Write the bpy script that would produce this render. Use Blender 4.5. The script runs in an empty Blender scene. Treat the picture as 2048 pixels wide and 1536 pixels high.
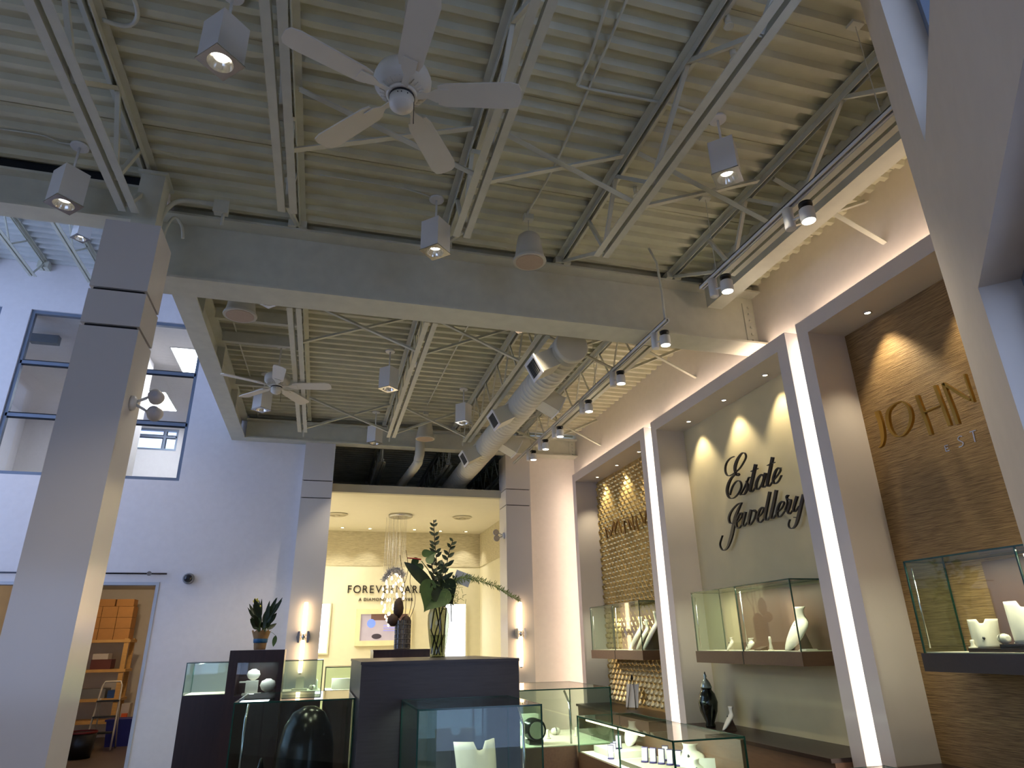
import bpy, math, random
import numpy as np
from mathutils import Vector, Matrix
random.seed(7)
scene = bpy.context.scene
col = scene.collection
PI = math.pi

# ---------------------------------------------------------------- camera
CAMZ = 1.55
YAW, PITCH, ROLL, FPX = 0.276737, 0.378266, -0.0190066, 1307.16
def cam_axes():
    cy, sy, cp, sp = math.cos(YAW), math.sin(YAW), math.cos(PITCH), math.sin(PITCH)
    f = Vector((sy*cp, cy*cp, sp)); r = Vector((cy, -sy, 0)); u = r.cross(f)
    r2 = r*math.cos(ROLL) + u*math.sin(ROLL); u2 = -r*math.sin(ROLL) + u*math.cos(ROLL)
    return r2, u2, f
CR, CU, CF = cam_axes()
cam_data = bpy.data.cameras.new('camera'); cam = bpy.data.objects.new('camera', cam_data); col.objects.link(cam)
cam_data.sensor_fit = 'HORIZONTAL'; cam_data.sensor_width = 36.0; cam_data.lens = FPX/2048*36.0
cam_data.clip_start = 0.03; cam_data.clip_end = 200
M = Matrix(((CR.x, CU.x, -CF.x, 0), (CR.y, CU.y, -CF.y, 0), (CR.z, CU.z, -CF.z, CAMZ), (0, 0, 0, 1)))
cam.matrix_world = M
scene.camera = cam
def px(u, v, ax, val):
    """the point on the plane axis=val seen at photograph pixel (u, v)"""
    d = CF + CR*((u-1024)/FPX) - CU*((v-768)/FPX)
    o = (0, 0, CAMZ)
    t = (val - o[ax])/d[ax]
    return Vector((d.x*t, d.y*t, CAMZ + d.z*t))

# ---------------------------------------------------------------- world and exposure
world = bpy.data.worlds.new('world'); scene.world = world; world.use_nodes = True
wn = world.node_tree; wn.nodes.clear()
wo = wn.nodes.new('ShaderNodeOutputWorld'); wb = wn.nodes.new('ShaderNodeBackground')
wb.inputs[0].default_value = (0.47, 0.60, 1.0, 1); wb.inputs[1].default_value = 2.7
wn.links.new(wb.outputs[0], wo.inputs[0])
vs = scene.view_settings
scene.display_settings.display_device = 'sRGB'
vs.view_transform = 'Standard'; vs.look = 'None'; vs.gamma = 1.0; vs.use_curve_mapping = False
vs.exposure = 0.3
cy_ = scene.cycles
cy_.max_bounces = 8; cy_.diffuse_bounces = 4; cy_.use_adaptive_sampling = True; cy_.adaptive_threshold = 0.05; cy_.glossy_bounces = 4; cy_.transmission_bounces = 6
cy_.transparent_max_bounces = 20; cy_.sample_clamp_indirect = 4.0; cy_.caustics_reflective = False; cy_.caustics_refractive = False
cy_.use_denoising = True
def portal(name, loc, sx, sy, rot):
    l = bpy.data.lights.new(name, 'AREA'); l.shape = 'RECTANGLE'; l.size = sx; l.size_y = sy; l.cycles.is_portal = True
    o = bpy.data.objects.new(name, l); col.objects.link(o); o.location = loc; o.rotation_euler = rot
    return o
portal('portal_front', (-3.9, -1.97, 1.75), 4.6, 1.7, (PI/2, 0, PI))
portal('portal_left', (-6.47, 7.6, 4.0), 5.2, 6.0, (PI/2, 0, PI/2))
portal('portal_corner', (1.62, 1.0, 1.4), 1.3, 2.5, (PI/2, 0, PI/4))
portal('portal_office', (-4.3, 16.05, 6.0), 2.2, 0.8, (-PI/2, 0, 0))

# ---------------------------------------------------------------- helpers
def lin(c):
    return tuple((x/12.92 if x <= .04045 else ((x+.055)/1.055)**2.4) for x in (v/255 for v in c))
MATS = {}
def mat(name, rgb, rough=.6, metal=0., var=.06, scale=6., bump=0., emit=0., spec=.5, stretch=None, rgb2=None, detail=4., ecol=None):
    if name in MATS: return MATS[name]
    m = bpy.data.materials.new(name); m.use_nodes = True; nt = m.node_tree
    b = nt.nodes['Principled BSDF']
    b.inputs['Roughness'].default_value = rough; b.inputs['Metallic'].default_value = metal
    b.inputs['Specular IOR Level'].default_value = spec
    c = lin(rgb)
    tc = nt.nodes.new('ShaderNodeTexCoord'); mp = nt.nodes.new('ShaderNodeMapping')
    nt.links.new(tc.outputs['Object'], mp.inputs[0])
    if stretch: mp.inputs['Scale'].default_value = stretch
    nz = nt.nodes.new('ShaderNodeTexNoise'); nz.inputs['Scale'].default_value = scale; nz.inputs['Detail'].default_value = detail
    nt.links.new(mp.outputs[0], nz.inputs['Vector'])
    rp = nt.nodes.new('ShaderNodeValToRGB')
    c2 = lin(rgb2) if rgb2 else tuple(min(1, x*(1+var)) for x in c)
    c1 = c if rgb2 else tuple(x*(1-var) for x in c)
    rp.color_ramp.elements[0].position = .3; rp.color_ramp.elements[1].position = .7
    rp.color_ramp.elements[0].color = (*c1, 1); rp.color_ramp.elements[1].color = (*c2, 1)
    nt.links.new(nz.outputs[0], rp.inputs[0]); nt.links.new(rp.outputs[0], b.inputs['Base Color'])
    if bump:
        bp = nt.nodes.new('ShaderNodeBump'); bp.inputs['Strength'].default_value = bump; bp.inputs['Distance'].default_value = .01
        nt.links.new(nz.outputs[0], bp.inputs['Height']); nt.links.new(bp.outputs[0], b.inputs['Normal'])
    if emit:
        b.inputs['Emission Color'].default_value = (*(lin(ecol) if ecol else c), 1); b.inputs['Emission Strength'].default_value = emit
    MATS[name] = m
    return m
def glass(name, tint=(235, 248, 242), rough=.0, ior=1.45):
    if name in MATS: return MATS[name]
    m = bpy.data.materials.new(name); m.use_nodes = True; nt = m.node_tree; nt.nodes.clear()
    out = nt.nodes.new('ShaderNodeOutputMaterial'); mx = nt.nodes.new('ShaderNodeMixShader')
    tr = nt.nodes.new('ShaderNodeBsdfTransparent'); gl = nt.nodes.new('ShaderNodeBsdfGlossy'); fr = nt.nodes.new('ShaderNodeFresnel')
    tc = nt.nodes.new('ShaderNodeTexCoord'); nz = nt.nodes.new('ShaderNodeTexNoise'); nz.inputs['Scale'].default_value = 3
    nt.links.new(tc.outputs['Object'], nz.inputs['Vector'])
    mr = nt.nodes.new('ShaderNodeMapRange'); mr.inputs['To Min'].default_value = rough; mr.inputs['To Max'].default_value = rough+.015
    nt.links.new(nz.outputs[0], mr.inputs['Value']); nt.links.new(mr.outputs[0], gl.inputs['Roughness'])
    tr.inputs[0].default_value = (*lin(tint), 1)
    # same reflectance on both sides of the pane
    ge = nt.nodes.new('ShaderNodeNewGeometry'); mi = nt.nodes.new('ShaderNodeMapRange')
    mi.inputs['To Min'].default_value = ior; mi.inputs['To Max'].default_value = 1/ior
    nt.links.new(ge.outputs['Backfacing'], mi.inputs['Value']); nt.links.new(mi.outputs[0], fr.inputs[0])
    nt.links.new(fr.outputs[0], mx.inputs[0]); nt.links.new(tr.outputs[0], mx.inputs[1]); nt.links.new(gl.outputs[0], mx.inputs[2])
    nt.links.new(mx.outputs[0], out.inputs[0]); MATS[name] = m
    return m
def emitter(name, rgb, strength):
    if name in MATS: return MATS[name]
    m = bpy.data.materials.new(name); m.use_nodes = True; nt = m.node_tree; nt.nodes.clear()
    out = nt.nodes.new('ShaderNodeOutputMaterial'); e = nt.nodes.new('ShaderNodeEmission')
    e.inputs[0].default_value = (*lin(rgb), 1); e.inputs[1].default_value = strength
    nt.links.new(e.outputs[0], out.inputs[0]); MATS[name] = m
    return m

class MB:
    """collects shapes into one mesh"""
    def __init__(s): s.v = []; s.f = []; s.sm = []
    def add(s, vs_, fs, smooth=False):
        n = len(s.v); s.v += [tuple(v) for v in vs_]
        for f in fs: s.f.append(tuple(i+n for i in f)); s.sm.append(smooth)
        return s
    def box(s, lo, hi, rz=0., c=None):
        x0, y0, z0 = lo; x1, y1, z1 = hi
        vs_ = [Vector(p) for p in ((x0,y0,z0),(x1,y0,z0),(x1,y1,z0),(x0,y1,z0),(x0,y0,z1),(x1,y0,z1),(x1,y1,z1),(x0,y1,z1))]
        if rz:
            cc = Vector(c) if c else Vector(((x0+x1)/2, (y0+y1)/2, 0)); R = Matrix.Rotation(rz, 3, 'Z')
            vs_ = [R @ (v-cc) + cc for v in vs_]
        return s.add(vs_, [(0,3,2,1),(4,5,6,7),(0,1,5,4),(1,2,6,5),(2,3,7,6),(3,0,4,7)])
    def beam(s, a, b, w, h, up=(0,0,1)):
        a, b = Vector(a), Vector(b); d = (b-a).normalized(); u = Vector(up)
        if abs(d.dot(u)) > .98: u = Vector((0, 1, 0))
        r = d.cross(u).normalized(); u = r.cross(d)
        vs_ = []
        for p in (a, b):
            for i, j in ((-1,-1),(1,-1),(1,1),(-1,1)): vs_.append(p + r*(i*w/2) + u*(j*h/2))
        return s.add(vs_, [(0,1,2,3),(7,6,5,4),(0,4,5,1),(1,5,6,2),(2,6,7,3),(3,7,4,0)])
    def tube(s, pts, r, n=8, cap=True, closed=False):
        pts = [Vector(p) for p in pts]; rs = r if isinstance(r, (list, tuple)) else [r]*len(pts)
        vs_ = []; fs = []; prev = None
        for i, p in enumerate(pts):
            d = (pts[min(i+1, len(pts)-1)] - pts[max(i-1, 0)]).normalized()
            if prev is None:
                u = Vector((0,0,1)) if abs(d.z) < .9 else Vector((1,0,0)); a = d.cross(u).normalized()
            else: a = (prev - d*prev.dot(d)).normalized()
            prev = a; b = d.cross(a)
            for k in range(n):
                t = 2*PI*k/n; vs_.append(p + a*(rs[i]*math.cos(t)) + b*(rs[i]*math.sin(t)))
        for i in range(len(pts)-1):
            for k in range(n):
                k2 = (k+1) % n; fs.append((i*n+k, i*n+k2, (i+1)*n+k2, (i+1)*n+k))
        s.add(vs_, fs, n > 5)
        if cap:
            m = len(s.v) - len(vs_)
            s.f.append(tuple(m+k for k in range(n))[::-1]); s.sm.append(False)
            e = m + (len(pts)-1)*n; s.f.append(tuple(e+k for k in range(n))); s.sm.append(False)
        return s
    def lathe(s, prof, n=24, c=(0,0,0), axis='Z', smooth=True, caps=True):
        vs_ = []; fs = []
        for r, h in prof:
            for k in range(n):
                t = 2*PI*k/n; x, y = r*math.cos(t), r*math.sin(t)
                p = (x, y, h) if axis == 'Z' else ((h, x, y) if axis == 'X' else (y, h, x))
                vs_.append((p[0]+c[0], p[1]+c[1], p[2]+c[2]))
        for i in range(len(prof)-1):
            for k in range(n):
                k2 = (k+1) % n; fs.append((i*n+k, i*n+k2, (i+1)*n+k2, (i+1)*n+k))
        s.add(vs_, fs, smooth)
        if caps:
            m = len(s.v) - len(vs_)
            s.f.append(tuple(m+k for k in range(n))[::-1]); s.sm.append(False)
            e = m + (len(prof)-1)*n; s.f.append(tuple(e+k for k in range(n))); s.sm.append(False)
        return s
    def prism(s, poly, ax, lo, hi):
        """extrude a 2-D outline along an axis"""
        n = len(poly); vs_ = []
        for h in (lo, hi):
            for a, b in poly: vs_.append((h, a, b) if ax == 0 else ((a, h, b) if ax == 1 else (a, b, h)))
        fs = [tuple(range(n))[::-1], tuple(range(n, 2*n))] + [(i, (i+1) % n, (i+1) % n+n, i+n) for i in range(n)]
        return s.add(vs_, fs)
    def xf(s, m):
        s.v = [tuple(m @ Vector(v)) for v in s.v]; return s
    def mesh(s, name):
        me = bpy.data.meshes.new(name); me.from_pydata(s.v, [], s.f); me.validate(); me.update()
        if len(me.polygons) == len(s.sm): me.polygons.foreach_set('use_smooth', s.sm)
        return me
def obj(name, mb, m, parent=None, kind=None, label=None):
    me = mb.mesh(name) if isinstance(mb, MB) else mb
    if m is not None and not me.materials: me.materials.append(m)
    o = bpy.data.objects.new(name, me); col.objects.link(o)
    if parent is not None: o.parent = parent
    if kind: o['kind'] = kind
    if label: o['label'] = label
    return o
def thing(name, label, cat, loc=(0,0,0), rz=0., group=None):
    o = bpy.data.objects.new(name, None); col.objects.link(o); o.empty_display_size = .1
    o.location = loc; o.rotation_euler = (0, 0, rz); o['label'] = label; o['category'] = cat
    if group: o['group'] = group
    return o
def tag(o, label, cat, group=None, loc=None):
    o['label'] = label; o['category'] = cat
    if group: o['group'] = group
    if loc is not None: o.location = loc
    return o
def dup(root, loc, rz=None, label=None, group=None):
    r = root.copy(); col.objects.link(r); r.location = loc
    if rz is not None: r.rotation_euler = (0, 0, rz)
    if label: r['label'] = label
    if group: r['group'] = group
    for ch in list(root.children):
        c = ch.copy(); col.objects.link(c); c.parent = r
        for g in list(ch.children):
            d = g.copy(); col.objects.link(d); d.parent = c
    return r
def spot(name, loc, rot, power, angle, blend, rgb, parent=None, radius=.03):
    l = bpy.data.lights.new(name, 'SPOT'); l.energy = power; l.spot_size = math.radians(angle); l.spot_blend = blend
    l.color = lin(rgb); l.shadow_soft_size = radius
    o = bpy.data.objects.new(name, l); col.objects.link(o); o.location = loc; o.rotation_euler = rot
    if parent: o.parent = parent
    return o
def struct(name, mb, m, parent=None): return obj(name, mb, m, parent, kind='structure' if parent is None else None)
def catmull(pts, n=8):
    """smooth polyline through points of any dimension"""
    P = [np.array(p, float) for p in pts]; out = []
    for i in range(len(P)-1):
        p0, p1, p2, p3 = P[max(i-1, 0)], P[i], P[i+1], P[min(i+2, len(P)-1)]
        for k in range(n):
            t = k/n
            out.append(.5*((2*p1)+(-p0+p2)*t+(2*p0-5*p1+4*p2-p3)*t*t+(-p0+3*p1-3*p2+p3)*t**3))
    out.append(P[-1]); return out
def leaf(mb, base, tip, width, normal, fold=.15, n=6, curve=0.):
    """a pointed leaf blade with a midrib fold"""
    base, tip = Vector(base), Vector(tip); d = tip-base; L = d.length; nrm = Vector(normal).normalized()
    side = d.cross(nrm).normalized(); vs_ = []
    for i in range(n+1):
        t = i/n; w = width/2*math.sin(PI*min(1, t*.94+.06))**.8*(1-.15*t) if 0 < i < n else .0015
        c = base + d*t + nrm*(curve*L*math.sin(PI*t))
        vs_ += [c - side*w + nrm*(fold*w), c, c + side*w + nrm*(fold*w)]
    fs = []
    for i in range(n):
        a = i*3; fs += [(a, a+1, a+4, a+3), (a+1, a+2, a+5, a+4)]
    return mb.add(vs_, fs, True)
def lettering(text, size, depth=.02):
    """meshes of single letters and their x offsets"""
    res = []; x = 0.
    for ch in text:
        if ch == ' ': x += size*.32; continue
        cu = bpy.data.curves.new('letter', 'FONT'); cu.body = ch; cu.size = size; cu.extrude = depth/2
        o = bpy.data.objects.new('letter', cu); col.objects.link(o)
        me = bpy.data.meshes.new_from_object(o.evaluated_get(bpy.context.evaluated_depsgraph_get()))
        xs = [v.co.x for v in me.vertices]; w = max(xs)-min(xs); mn = min(xs)
        bpy.data.objects.remove(o); bpy.data.curves.remove(cu)
        for v in me.vertices: v.co.x -= mn
        me.materials.clear(); me.name = 'letter'
        res.append((me, x, w)); x += w + size*.17
    return res, x - size*.17

# ---------------------------------------------------------------- materials
steel = mat('painted_steel', (204, 204, 188), .55, var=.05, scale=9)
deckm = mat('painted_deck', (202, 200, 174), .6, var=.10, scale=3.5, bump=.05)
deckb = mat('atrium_deck', (205, 208, 205), .6, var=.07, scale=3.5)
wallw = mat('wall_paint', (236, 232, 232), .75, var=.02, scale=14, bump=.04)
wallr = mat('warm_wall_paint', (234, 226, 216), .75, var=.02, scale=14, bump=.04)
cream = mat('cream_wall_paint', (230, 225, 198), .8, var=.02, scale=10)
clad = mat('glossy_white_cladding', (214, 210, 206), .16, var=.015, scale=2, spec=.5)
lacq = mat('frame_lacquer', (214, 205, 200), .35, var=.02, scale=4)
dark_gap = mat('dark_reveal', (24, 20, 16), .8)
floorm = mat('brown_floor', (92, 78, 66), .35, var=.12, scale=2)
white_metal = mat('white_metal', (225, 224, 220), .4, var=.02)
silver = mat('silver_trim', (200, 200, 200), .22, .9, var=.03)
chrome = mat('chrome', (210, 210, 212), .12, 1.)
blackm = mat('black_satin', (14, 13, 14), .35, var=.2)
wood_dark = mat('espresso_veneer', (44, 27, 25), .32, var=.25, scale=3, stretch=(14, 14, 1.2), bump=.05)
wood_grey = mat('charcoal_veneer', (52, 48, 52), .4, var=.15, scale=4, stretch=(1.5, 20, 18), bump=.03)
wood_mid = mat('taupe_veneer', (108, 78, 58), .4, var=.12, scale=4, stretch=(16, 2, 16), bump=.03)
glass_m = glass('clear_glass', (250, 252, 252))
glass_g = glass('case_glass', (243, 251, 246))
glass_e = mat('glass_edge', (20, 66, 56), .15, var=.2)
winframe = mat('window_metal', (120, 132, 150), .45, .3, var=.05)
gasket = mat('gasket', (12, 14, 20), .6)
white_bust = mat('cream_leatherette', (236, 230, 214), .45, var=.03, scale=20, bump=.03)

ZD = 4.92      # underside of the metal deck
# ---------------------------------------------------------------- floor and deck ceilings
struct('floor', MB().box((-7, -3, -.1), (5, 17, 0)), floorm)
PITCHR = .1524
def deck_mesh(x0, x1, ribs=6):
    prof = []
    for i in range(ribs):
        y = i*PITCHR + (.0015 if i == 0 else 0)
        prof += [(y, .038), (y+.035, .038), (y+.053, 0), (y+.098, 0), (y+.116, .038)]
    prof.append((ribs*PITCHR-.0015, .038))
    mb = MB(); n = len(prof)
    mb.add([(x0, a, b) for a, b in prof]+[(x1, a, b) for a, b in prof], [(i, i+1, i+1+n, i+n) for i in range(n-1)])
    # side laps
    mb.box((x0, 0, .034), (x1, .004, .05)); return mb.mesh('deck_panel')
def deck(name, x0, x1, y0, y1, z, m, bm):
    root = bpy.data.objects.new(name, None); col.objects.link(root); root['kind'] = 'structure'; root.location = (0, y0, z)
    me = deck_mesh(x0, x1); me.materials.append(m); w = 6*PITCHR; n = int(math.ceil((y1-y0)/w-.05))
    for i in range(n):
        o = obj('deck_panel', me, None, root); o.location = (0, i*w, 0)
    obj('roof_board', MB().box((x0-.1, -.05, .055), (x1+.1, n*w+.05, .12)), bm, root)
    return root
deck('ceiling', -6.5, 4.05, -2.3, 4.85, ZD, deckm, dark_gap)
deck('ceiling', -1.46, 4.05, 4.85+.165, 10.4, ZD, deckm, dark_gap)
deck('ceiling', -1.8, 4.05, 10.55, 14.6, ZD, deckm, dark_gap)
deck('ceiling', -6.5, -1.5, 4.8, 10.4, 7.20, deckb, dark_gap)

# ---------------------------------------------------------------- walls
wf = MB()
YF0, YF1 = 10.4, 10.55
wf.box((-6.6, YF0, 2.43), (-4.6, YF1, 3.86)).box((-4.6, YF0, 2.43), (-2.16, YF1, 3.86))
wf.box((-6.6, YF0, 0), (-4.9, YF1, 2.43)).box((-2.18, YF0, 0), (-.3, YF1, 2.43)).box((-2.16, YF0, 2.43), (-.3, YF1, 4.54))
wf.box((-4.98, YF0, 3.86), (-4.6, YF1, 6.4)).box((-2.16, YF0, 4.54), (-1.32, YF1, 7.3)).box((-6.6, YF0, 6.4), (-2.16, YF1, 7.3))
struct('wall_far', wf, wallw)
struct('wall_far_right', MB().box((3.1, YF0, 0), (4.3, YF1, 4.54)), wallr)
# opening returns into the dark space above the back room
struct('wall_right', MB().box((4.302, 1.0, 0), (4.4, 10.6, 5.1)), wallr)
struct('wall_right_upper', MB().box((4.05, 1.0, 4.137), (4.30, 10.6, 5.1)), wallr)
for a, b in ((4.332, 4.478), (7.152, 7.338), (10.002, 10.4), (1.0, 1.658)): struct('wall_right_pier', MB().box((4.052, a, 0), (4.30, b, 4.136)), wallr)
wl = MB().box((-6.7, -2.2, 0), (-6.5, 5.0, 7.4)).box((-6.7, 5.0, 0), (-6.5, 10.6, 1.0)).box((-6.7, 5, 7.0), (-6.5, 10.6, 7.4)).box((-6.7, 10.2, 1.0), (-6.5, 10.6, 7.0))
struct('wall_left', wl, wallw)
wu = MB().box((-6.6, 4.74, 4.86), (-1.45, 4.80, 7.4)).box((-1.5, 4.8, 4.87), (-1.44, 10.5, 7.4))
struct('wall_atrium_upper', wu, wallw)
wfr = MB().box((-6.7, -2.2, 0), (-6.2, -2, 5.1)).box((-1.6, -2.2, 0), (-1.2, -2, 5.1)).box((-6.2, -2.2, 0), (-1.6, -2, .9)).box((-6.2, -2.2, 2.6), (-1.6, -2, 5.1))
struct('wall_front', wfr, wallw)
# the 45-degree corner wall beside the camera: local x runs back along the wall, local y runs outwards
EX, EY = 2.51, 1.89
S2 = math.sqrt(.5)
MC = Matrix(((-S2, S2, 0, EX), (-S2, -S2, 0, EY), (0, 0, 1, 0), (0, 0, 0, 1)))
def opening_wall(L, H, T, ops):
    """a wall in local x/z with rectangular openings stacked at one x range each"""
    mb = MB(); zs = sorted({0, H} | {o[2] for o in ops} | {o[3] for o in ops})
    for a, b in zip(zs[:-1], zs[1:]):
        op = [o for o in ops if o[2] <= a and o[3] >= b]
        x = 0
        for o in sorted(op):
            mb.box((x, 0, a), (o[0], T, b)); x = o[1]
        mb.box((x, 0, a), (L, T, b))
    return mb
UP = (.51, 1.5, 3.36, 4.78); LOW = (.62, 1.9, .12, 2.65)
struct('wall_corner', opening_wall(5.6, 5.05, .24, [UP, LOW]).xf(MC), mat('corner_wall_paint', (214, 203, 188), .7, var=.02, scale=12, bump=.05))
struct('wall_corner_return', MB().beam((EX+.12, EY-.14, 2.5), (4.35, 1.2, 2.5), .2, 5.0), wallw)

def window(name, x0, x1, z0, z1, y0, verts, horz, Mx=None, fw=.05, d=.07, glassm=None, fm=None):
    """metal window in local x/z at depth y0: frame, mullion and transom bars, panes between them"""
    fm = fm or winframe
    root = bpy.data.objects.new(name, None); col.objects.link(root); root['kind'] = 'structure'
    xs = [x0]+list(verts)+[x1]; zs = [z0]+list(horz)+[z1]
    T = (lambda mb: mb.xf(Mx)) if Mx is not None else (lambda mb: mb)
    fr = MB().box((x0, y0, z0), (x0+fw, y0+d, z1)).box((x1-fw, y0, z0), (x1, y0+d, z1)).box((x0+fw, y0, z0), (x1-fw, y0+d, z0+fw)).box((x0+fw, y0, z1-fw), (x1-fw, y0+d, z1))
    obj('window_frame', T(fr), fm, root)
    for v in verts: obj('mullion', T(MB().box((v-fw/2, y0, z0+fw), (v+fw/2, y0+d, z1-fw))), fm, root)
    for i, h in enumerate(horz):
        for a, b in zip(xs[:-1], xs[1:]): obj('transom', T(MB().box((a+fw/2, y0, h-fw/2), (b-fw/2, y0+d, h+fw/2))), fm, root)
    for a, b in zip(xs[:-1], xs[1:]):
        for c, e in zip(zs[:-1], zs[1:]):
            p = obj('pane', T(MB().box((a+fw/2, y0+d*.45, c+fw/2), (b-fw/2, y0+d*.55, e-fw/2))), glassm or glass_m, root)
            g = MB(); k = .022
            for lo, hi in (((a+fw/2, c+fw/2), (a+fw/2+k, e-fw/2)), ((b-fw/2-k, c+fw/2), (b-fw/2, e-fw/2)), ((a+fw/2+k, e-fw/2-k), (b-fw/2-k, e-fw/2)), ((a+fw/2+k, c+fw/2), (b-fw/2-k, c+fw/2+k))):
                g.box((lo[0], y0+d*.3, lo[1]), (hi[0], y0+d*.44, hi[1]))
            obj('gasket', T(g), gasket, p)
    return root
window('window_1', -4.6, -2.16, 3.86, 6.4, 10.43, (-3.38,), (4.73, 5.55))
window('window_2', -6.5, -4.98, 3.86, 6.4, 10.43, (), (4.73, 5.55))
window('window_3', UP[0], UP[1], UP[2], UP[3], .12, (), (), MC, .06, .09)
window('window_4', LOW[0], LOW[1], LOW[2], LOW[3], .12, (), (), MC, .06, .09)
window('window_5', -6.2, -1.6, .9, 2.6, -2.15, (-4.7, -3.1), ())
ML = Matrix(((0, -1, 0, 0), (1, 0, 0, 0), (0, 0, 1, 0), (0, 0, 0, 1)))
window('window_6', 5.0, 10.2, 1.0, 7.0, 6.55, (6.7, 8.4), (3.0, 5.0), ML)

# back room seen between the far columns
CB = 3.86
struct('ceiling', MB().box((-1.8, 10.72, CB), (3.34, 14.6, CB+.1)), mat('back_ceiling_paint', (232, 226, 204), .8, var=.01))
struct('trim_1', MB().box((-.1, 10.62, CB-.02), (2.9, 10.72, CB+.11)), mat('fascia_paint', (196, 190, 166), .6, var=.02))
struct('wall_back', MB().box((-1.85, 14.6, 0), (3.44, 14.75, 5.1)), cream)
stone = mat('stacked_stone', (172, 162, 132), .8, scale=9, stretch=(1.2, 1.2, 26), rgb2=(222, 214, 184), bump=.6, detail=6)
struct('trim_2', MB().box((-1.8, 14.588, 3.14), (3.33, 14.6, CB)).box((3.318, 10.75, 3.14), (3.33, 14.588, CB)), stone)
struct('wall_back_right', MB().box((3.33, 10.72, 0), (3.44, 14.6, 5.1)), cream)
struct('wall_back_left', MB().box((-1.85, 10.55, 0), (-1.8, 14.6, 5.1)), cream)
struct('floor', MB().box((-1.8, 10.72, 0), (3.33, 14.6, .012)), mat('pale_bounce_floor', (206, 198, 180), .4, var=.04, scale=3))  # unseen pale layer added to bounce light up to the back room ceiling
# storage room behind the doorway, office behind the upper window
stw = mat('storage_paint', (214, 206, 192), .8, var=.03)
struct('wall_storage', MB().box((-5.6, 10.55, 0), (-5.5, 16, 2.75)).box((-2.0, 10.55, 0), (-1.9, 16, 2.75)).box((-5.6, 16, 0), (-1.9, 16.1, 2.75)), stw)
struct('ceiling', MB().box((-5.6, 10.55, 2.75), (-1.9, 16.1, 2.85)), stw)
struct('floor', MB().box((-6.6, 10.55, 3.30), (-1.5, 16.2, 3.4)), floorm)
struct('wall_office', MB().box((-1.6, 10.55, 3.4), (-1.5, 16.2, 6.6)).box((-6.7, 10.55, 3.4), (-6.6, 16.2, 6.6)).box((-6.6, 16, 3.4), (-5.4, 16.15, 6.6)).box((-3.5, 16, 3.4), (-1.5, 16.15, 6.6)).box((-5.4, 16, 3.4), (-3.5, 16.15, 5.79)).box((-5.4, 16, 6.3), (-3.5, 16.15, 6.6)), wallw)
struct('ceiling', MB().box((-6.7, 10.55, 6.42), (-1.5, 16.2, 6.5)), wallw)
window('window_7', -5.4, -3.5, 5.79, 6.3, 16.02, (-3.78,), (6.12,))
tr = MB().box((-2.22, YF0-.012, 0), (-2.18, YF1+.012, 2.43)).box((-4.9, YF0-.012, 2.39), (-2.22, YF1+.012, 2.43))
struct('door_1', tr, mat('door_trim_paint', (190, 196, 206), .5, var=.02))

# ---------------------------------------------------------------- structural steel
def wide_flange(mb, axis, a, b, c0, c1, z0, z1, tf=.02, tw=.012):
    m = (c0+c1)/2
    for lo, hi in (((c0, z0), (c1, z0+tf)), ((c0, z1-tf), (c1, z1)), ((m-tw/2, z0+tf), (m+tw/2, z1-tf))):
        if axis == 0: mb.box((a, lo[0], lo[1]), (b, hi[0], hi[1]))
        else: mb.box((lo[0], a, lo[1]), (hi[0], b, hi[1]))
    return mb
def beam(label, axis, a, b, c0, c1, z0, z1, stiff=(), bolts=None, gap_shade_y=None):
    t = thing('steel_beam', label, 'beam', ((a+b)/2, (c0+c1)/2, z0) if axis == 0 else ((c0+c1)/2, (a+b)/2, z0))
    off = t.location.copy()
    def place(o): o.location = -off; return o
    place(obj('web_and_flanges', wide_flange(MB(), axis, a, b, c0, c1, z0, z1), steel, t))
    if gap_shade_y: place(obj('gap_shade_strip', MB().box((a, gap_shade_y, z1), (b, gap_shade_y+.01, ZD+.035)), mat('gap_shade_dark', (34, 36, 38), .9), t))  # dark strip standing in for the shade between beam top and deck
    for s_ in stiff:
        mb = MB().box((s_-.006, c0+.01, z0+.02), (s_+.006, c1-.01, z1-.02)) if axis == 0 else MB().box((c0+.01, s_-.006, z0+.02), (c1-.01, s_+.006, z1-.02))
        place(obj('stiffener', mb, steel, t))
    if bolts:
        x, y, zs, ax = bolts
        pl = MB().box((x-.06, y-.012, zs[0]-.05), (x+.04, y, zs[-1]+.05)) if ax == 1 else MB().box((x-.01, y-.05, zs[0]-.05), (x, y+.05, zs[-1]+.05))
        p = place(obj('end_plate', pl, steel, t))
        for z in zs: obj('bolt', MB().lathe([(.016, -.02), (.016, 0)], 6, (x, y-.012, z) if ax == 1 else (x-.01, y, z), 'Y' if ax == 1 else 'X', False), steel, p)
    return t
BZ = 4.25
beam('deep white steel girder spanning from the glossy column to the niche wall', 0, -1.75, 4.05, 4.95, 5.25, BZ, 4.85, (), (3.98, 5.094, [4.34+.075*i for i in range(6)], 1), gap_shade_y=5.12)
beam('shallow white steel beam over the tall atrium opening', 0, -6.5, -1.5, 4.67, 4.85, 4.54, 4.85, gap_shade_y=4.72)
beam('white steel beam running back from the glossy column to the far wall', 1, 5.25, 10.38, -1.52, -1.32, 4.52, 4.86, (6.2, 7.6, 9.0))
beam('white steel beam along the top of the far wall above the back room', 0, -1.32, 4.05, 10.2, 10.4, 4.52, 4.83, (), (3.99, 10.29, [4.58+.06*i for i in range(4)], 1))
t = thing('steel_beam', 'narrow boxed white edge beam beside the niche wall under the deck', 'beam', (3.49, 2, 4.58))
o = obj('box_section', MB().box((3.41, -1, 4.58), (3.57, 4.95, ZD+.03)), steel, t); o.location = -t.location

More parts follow.
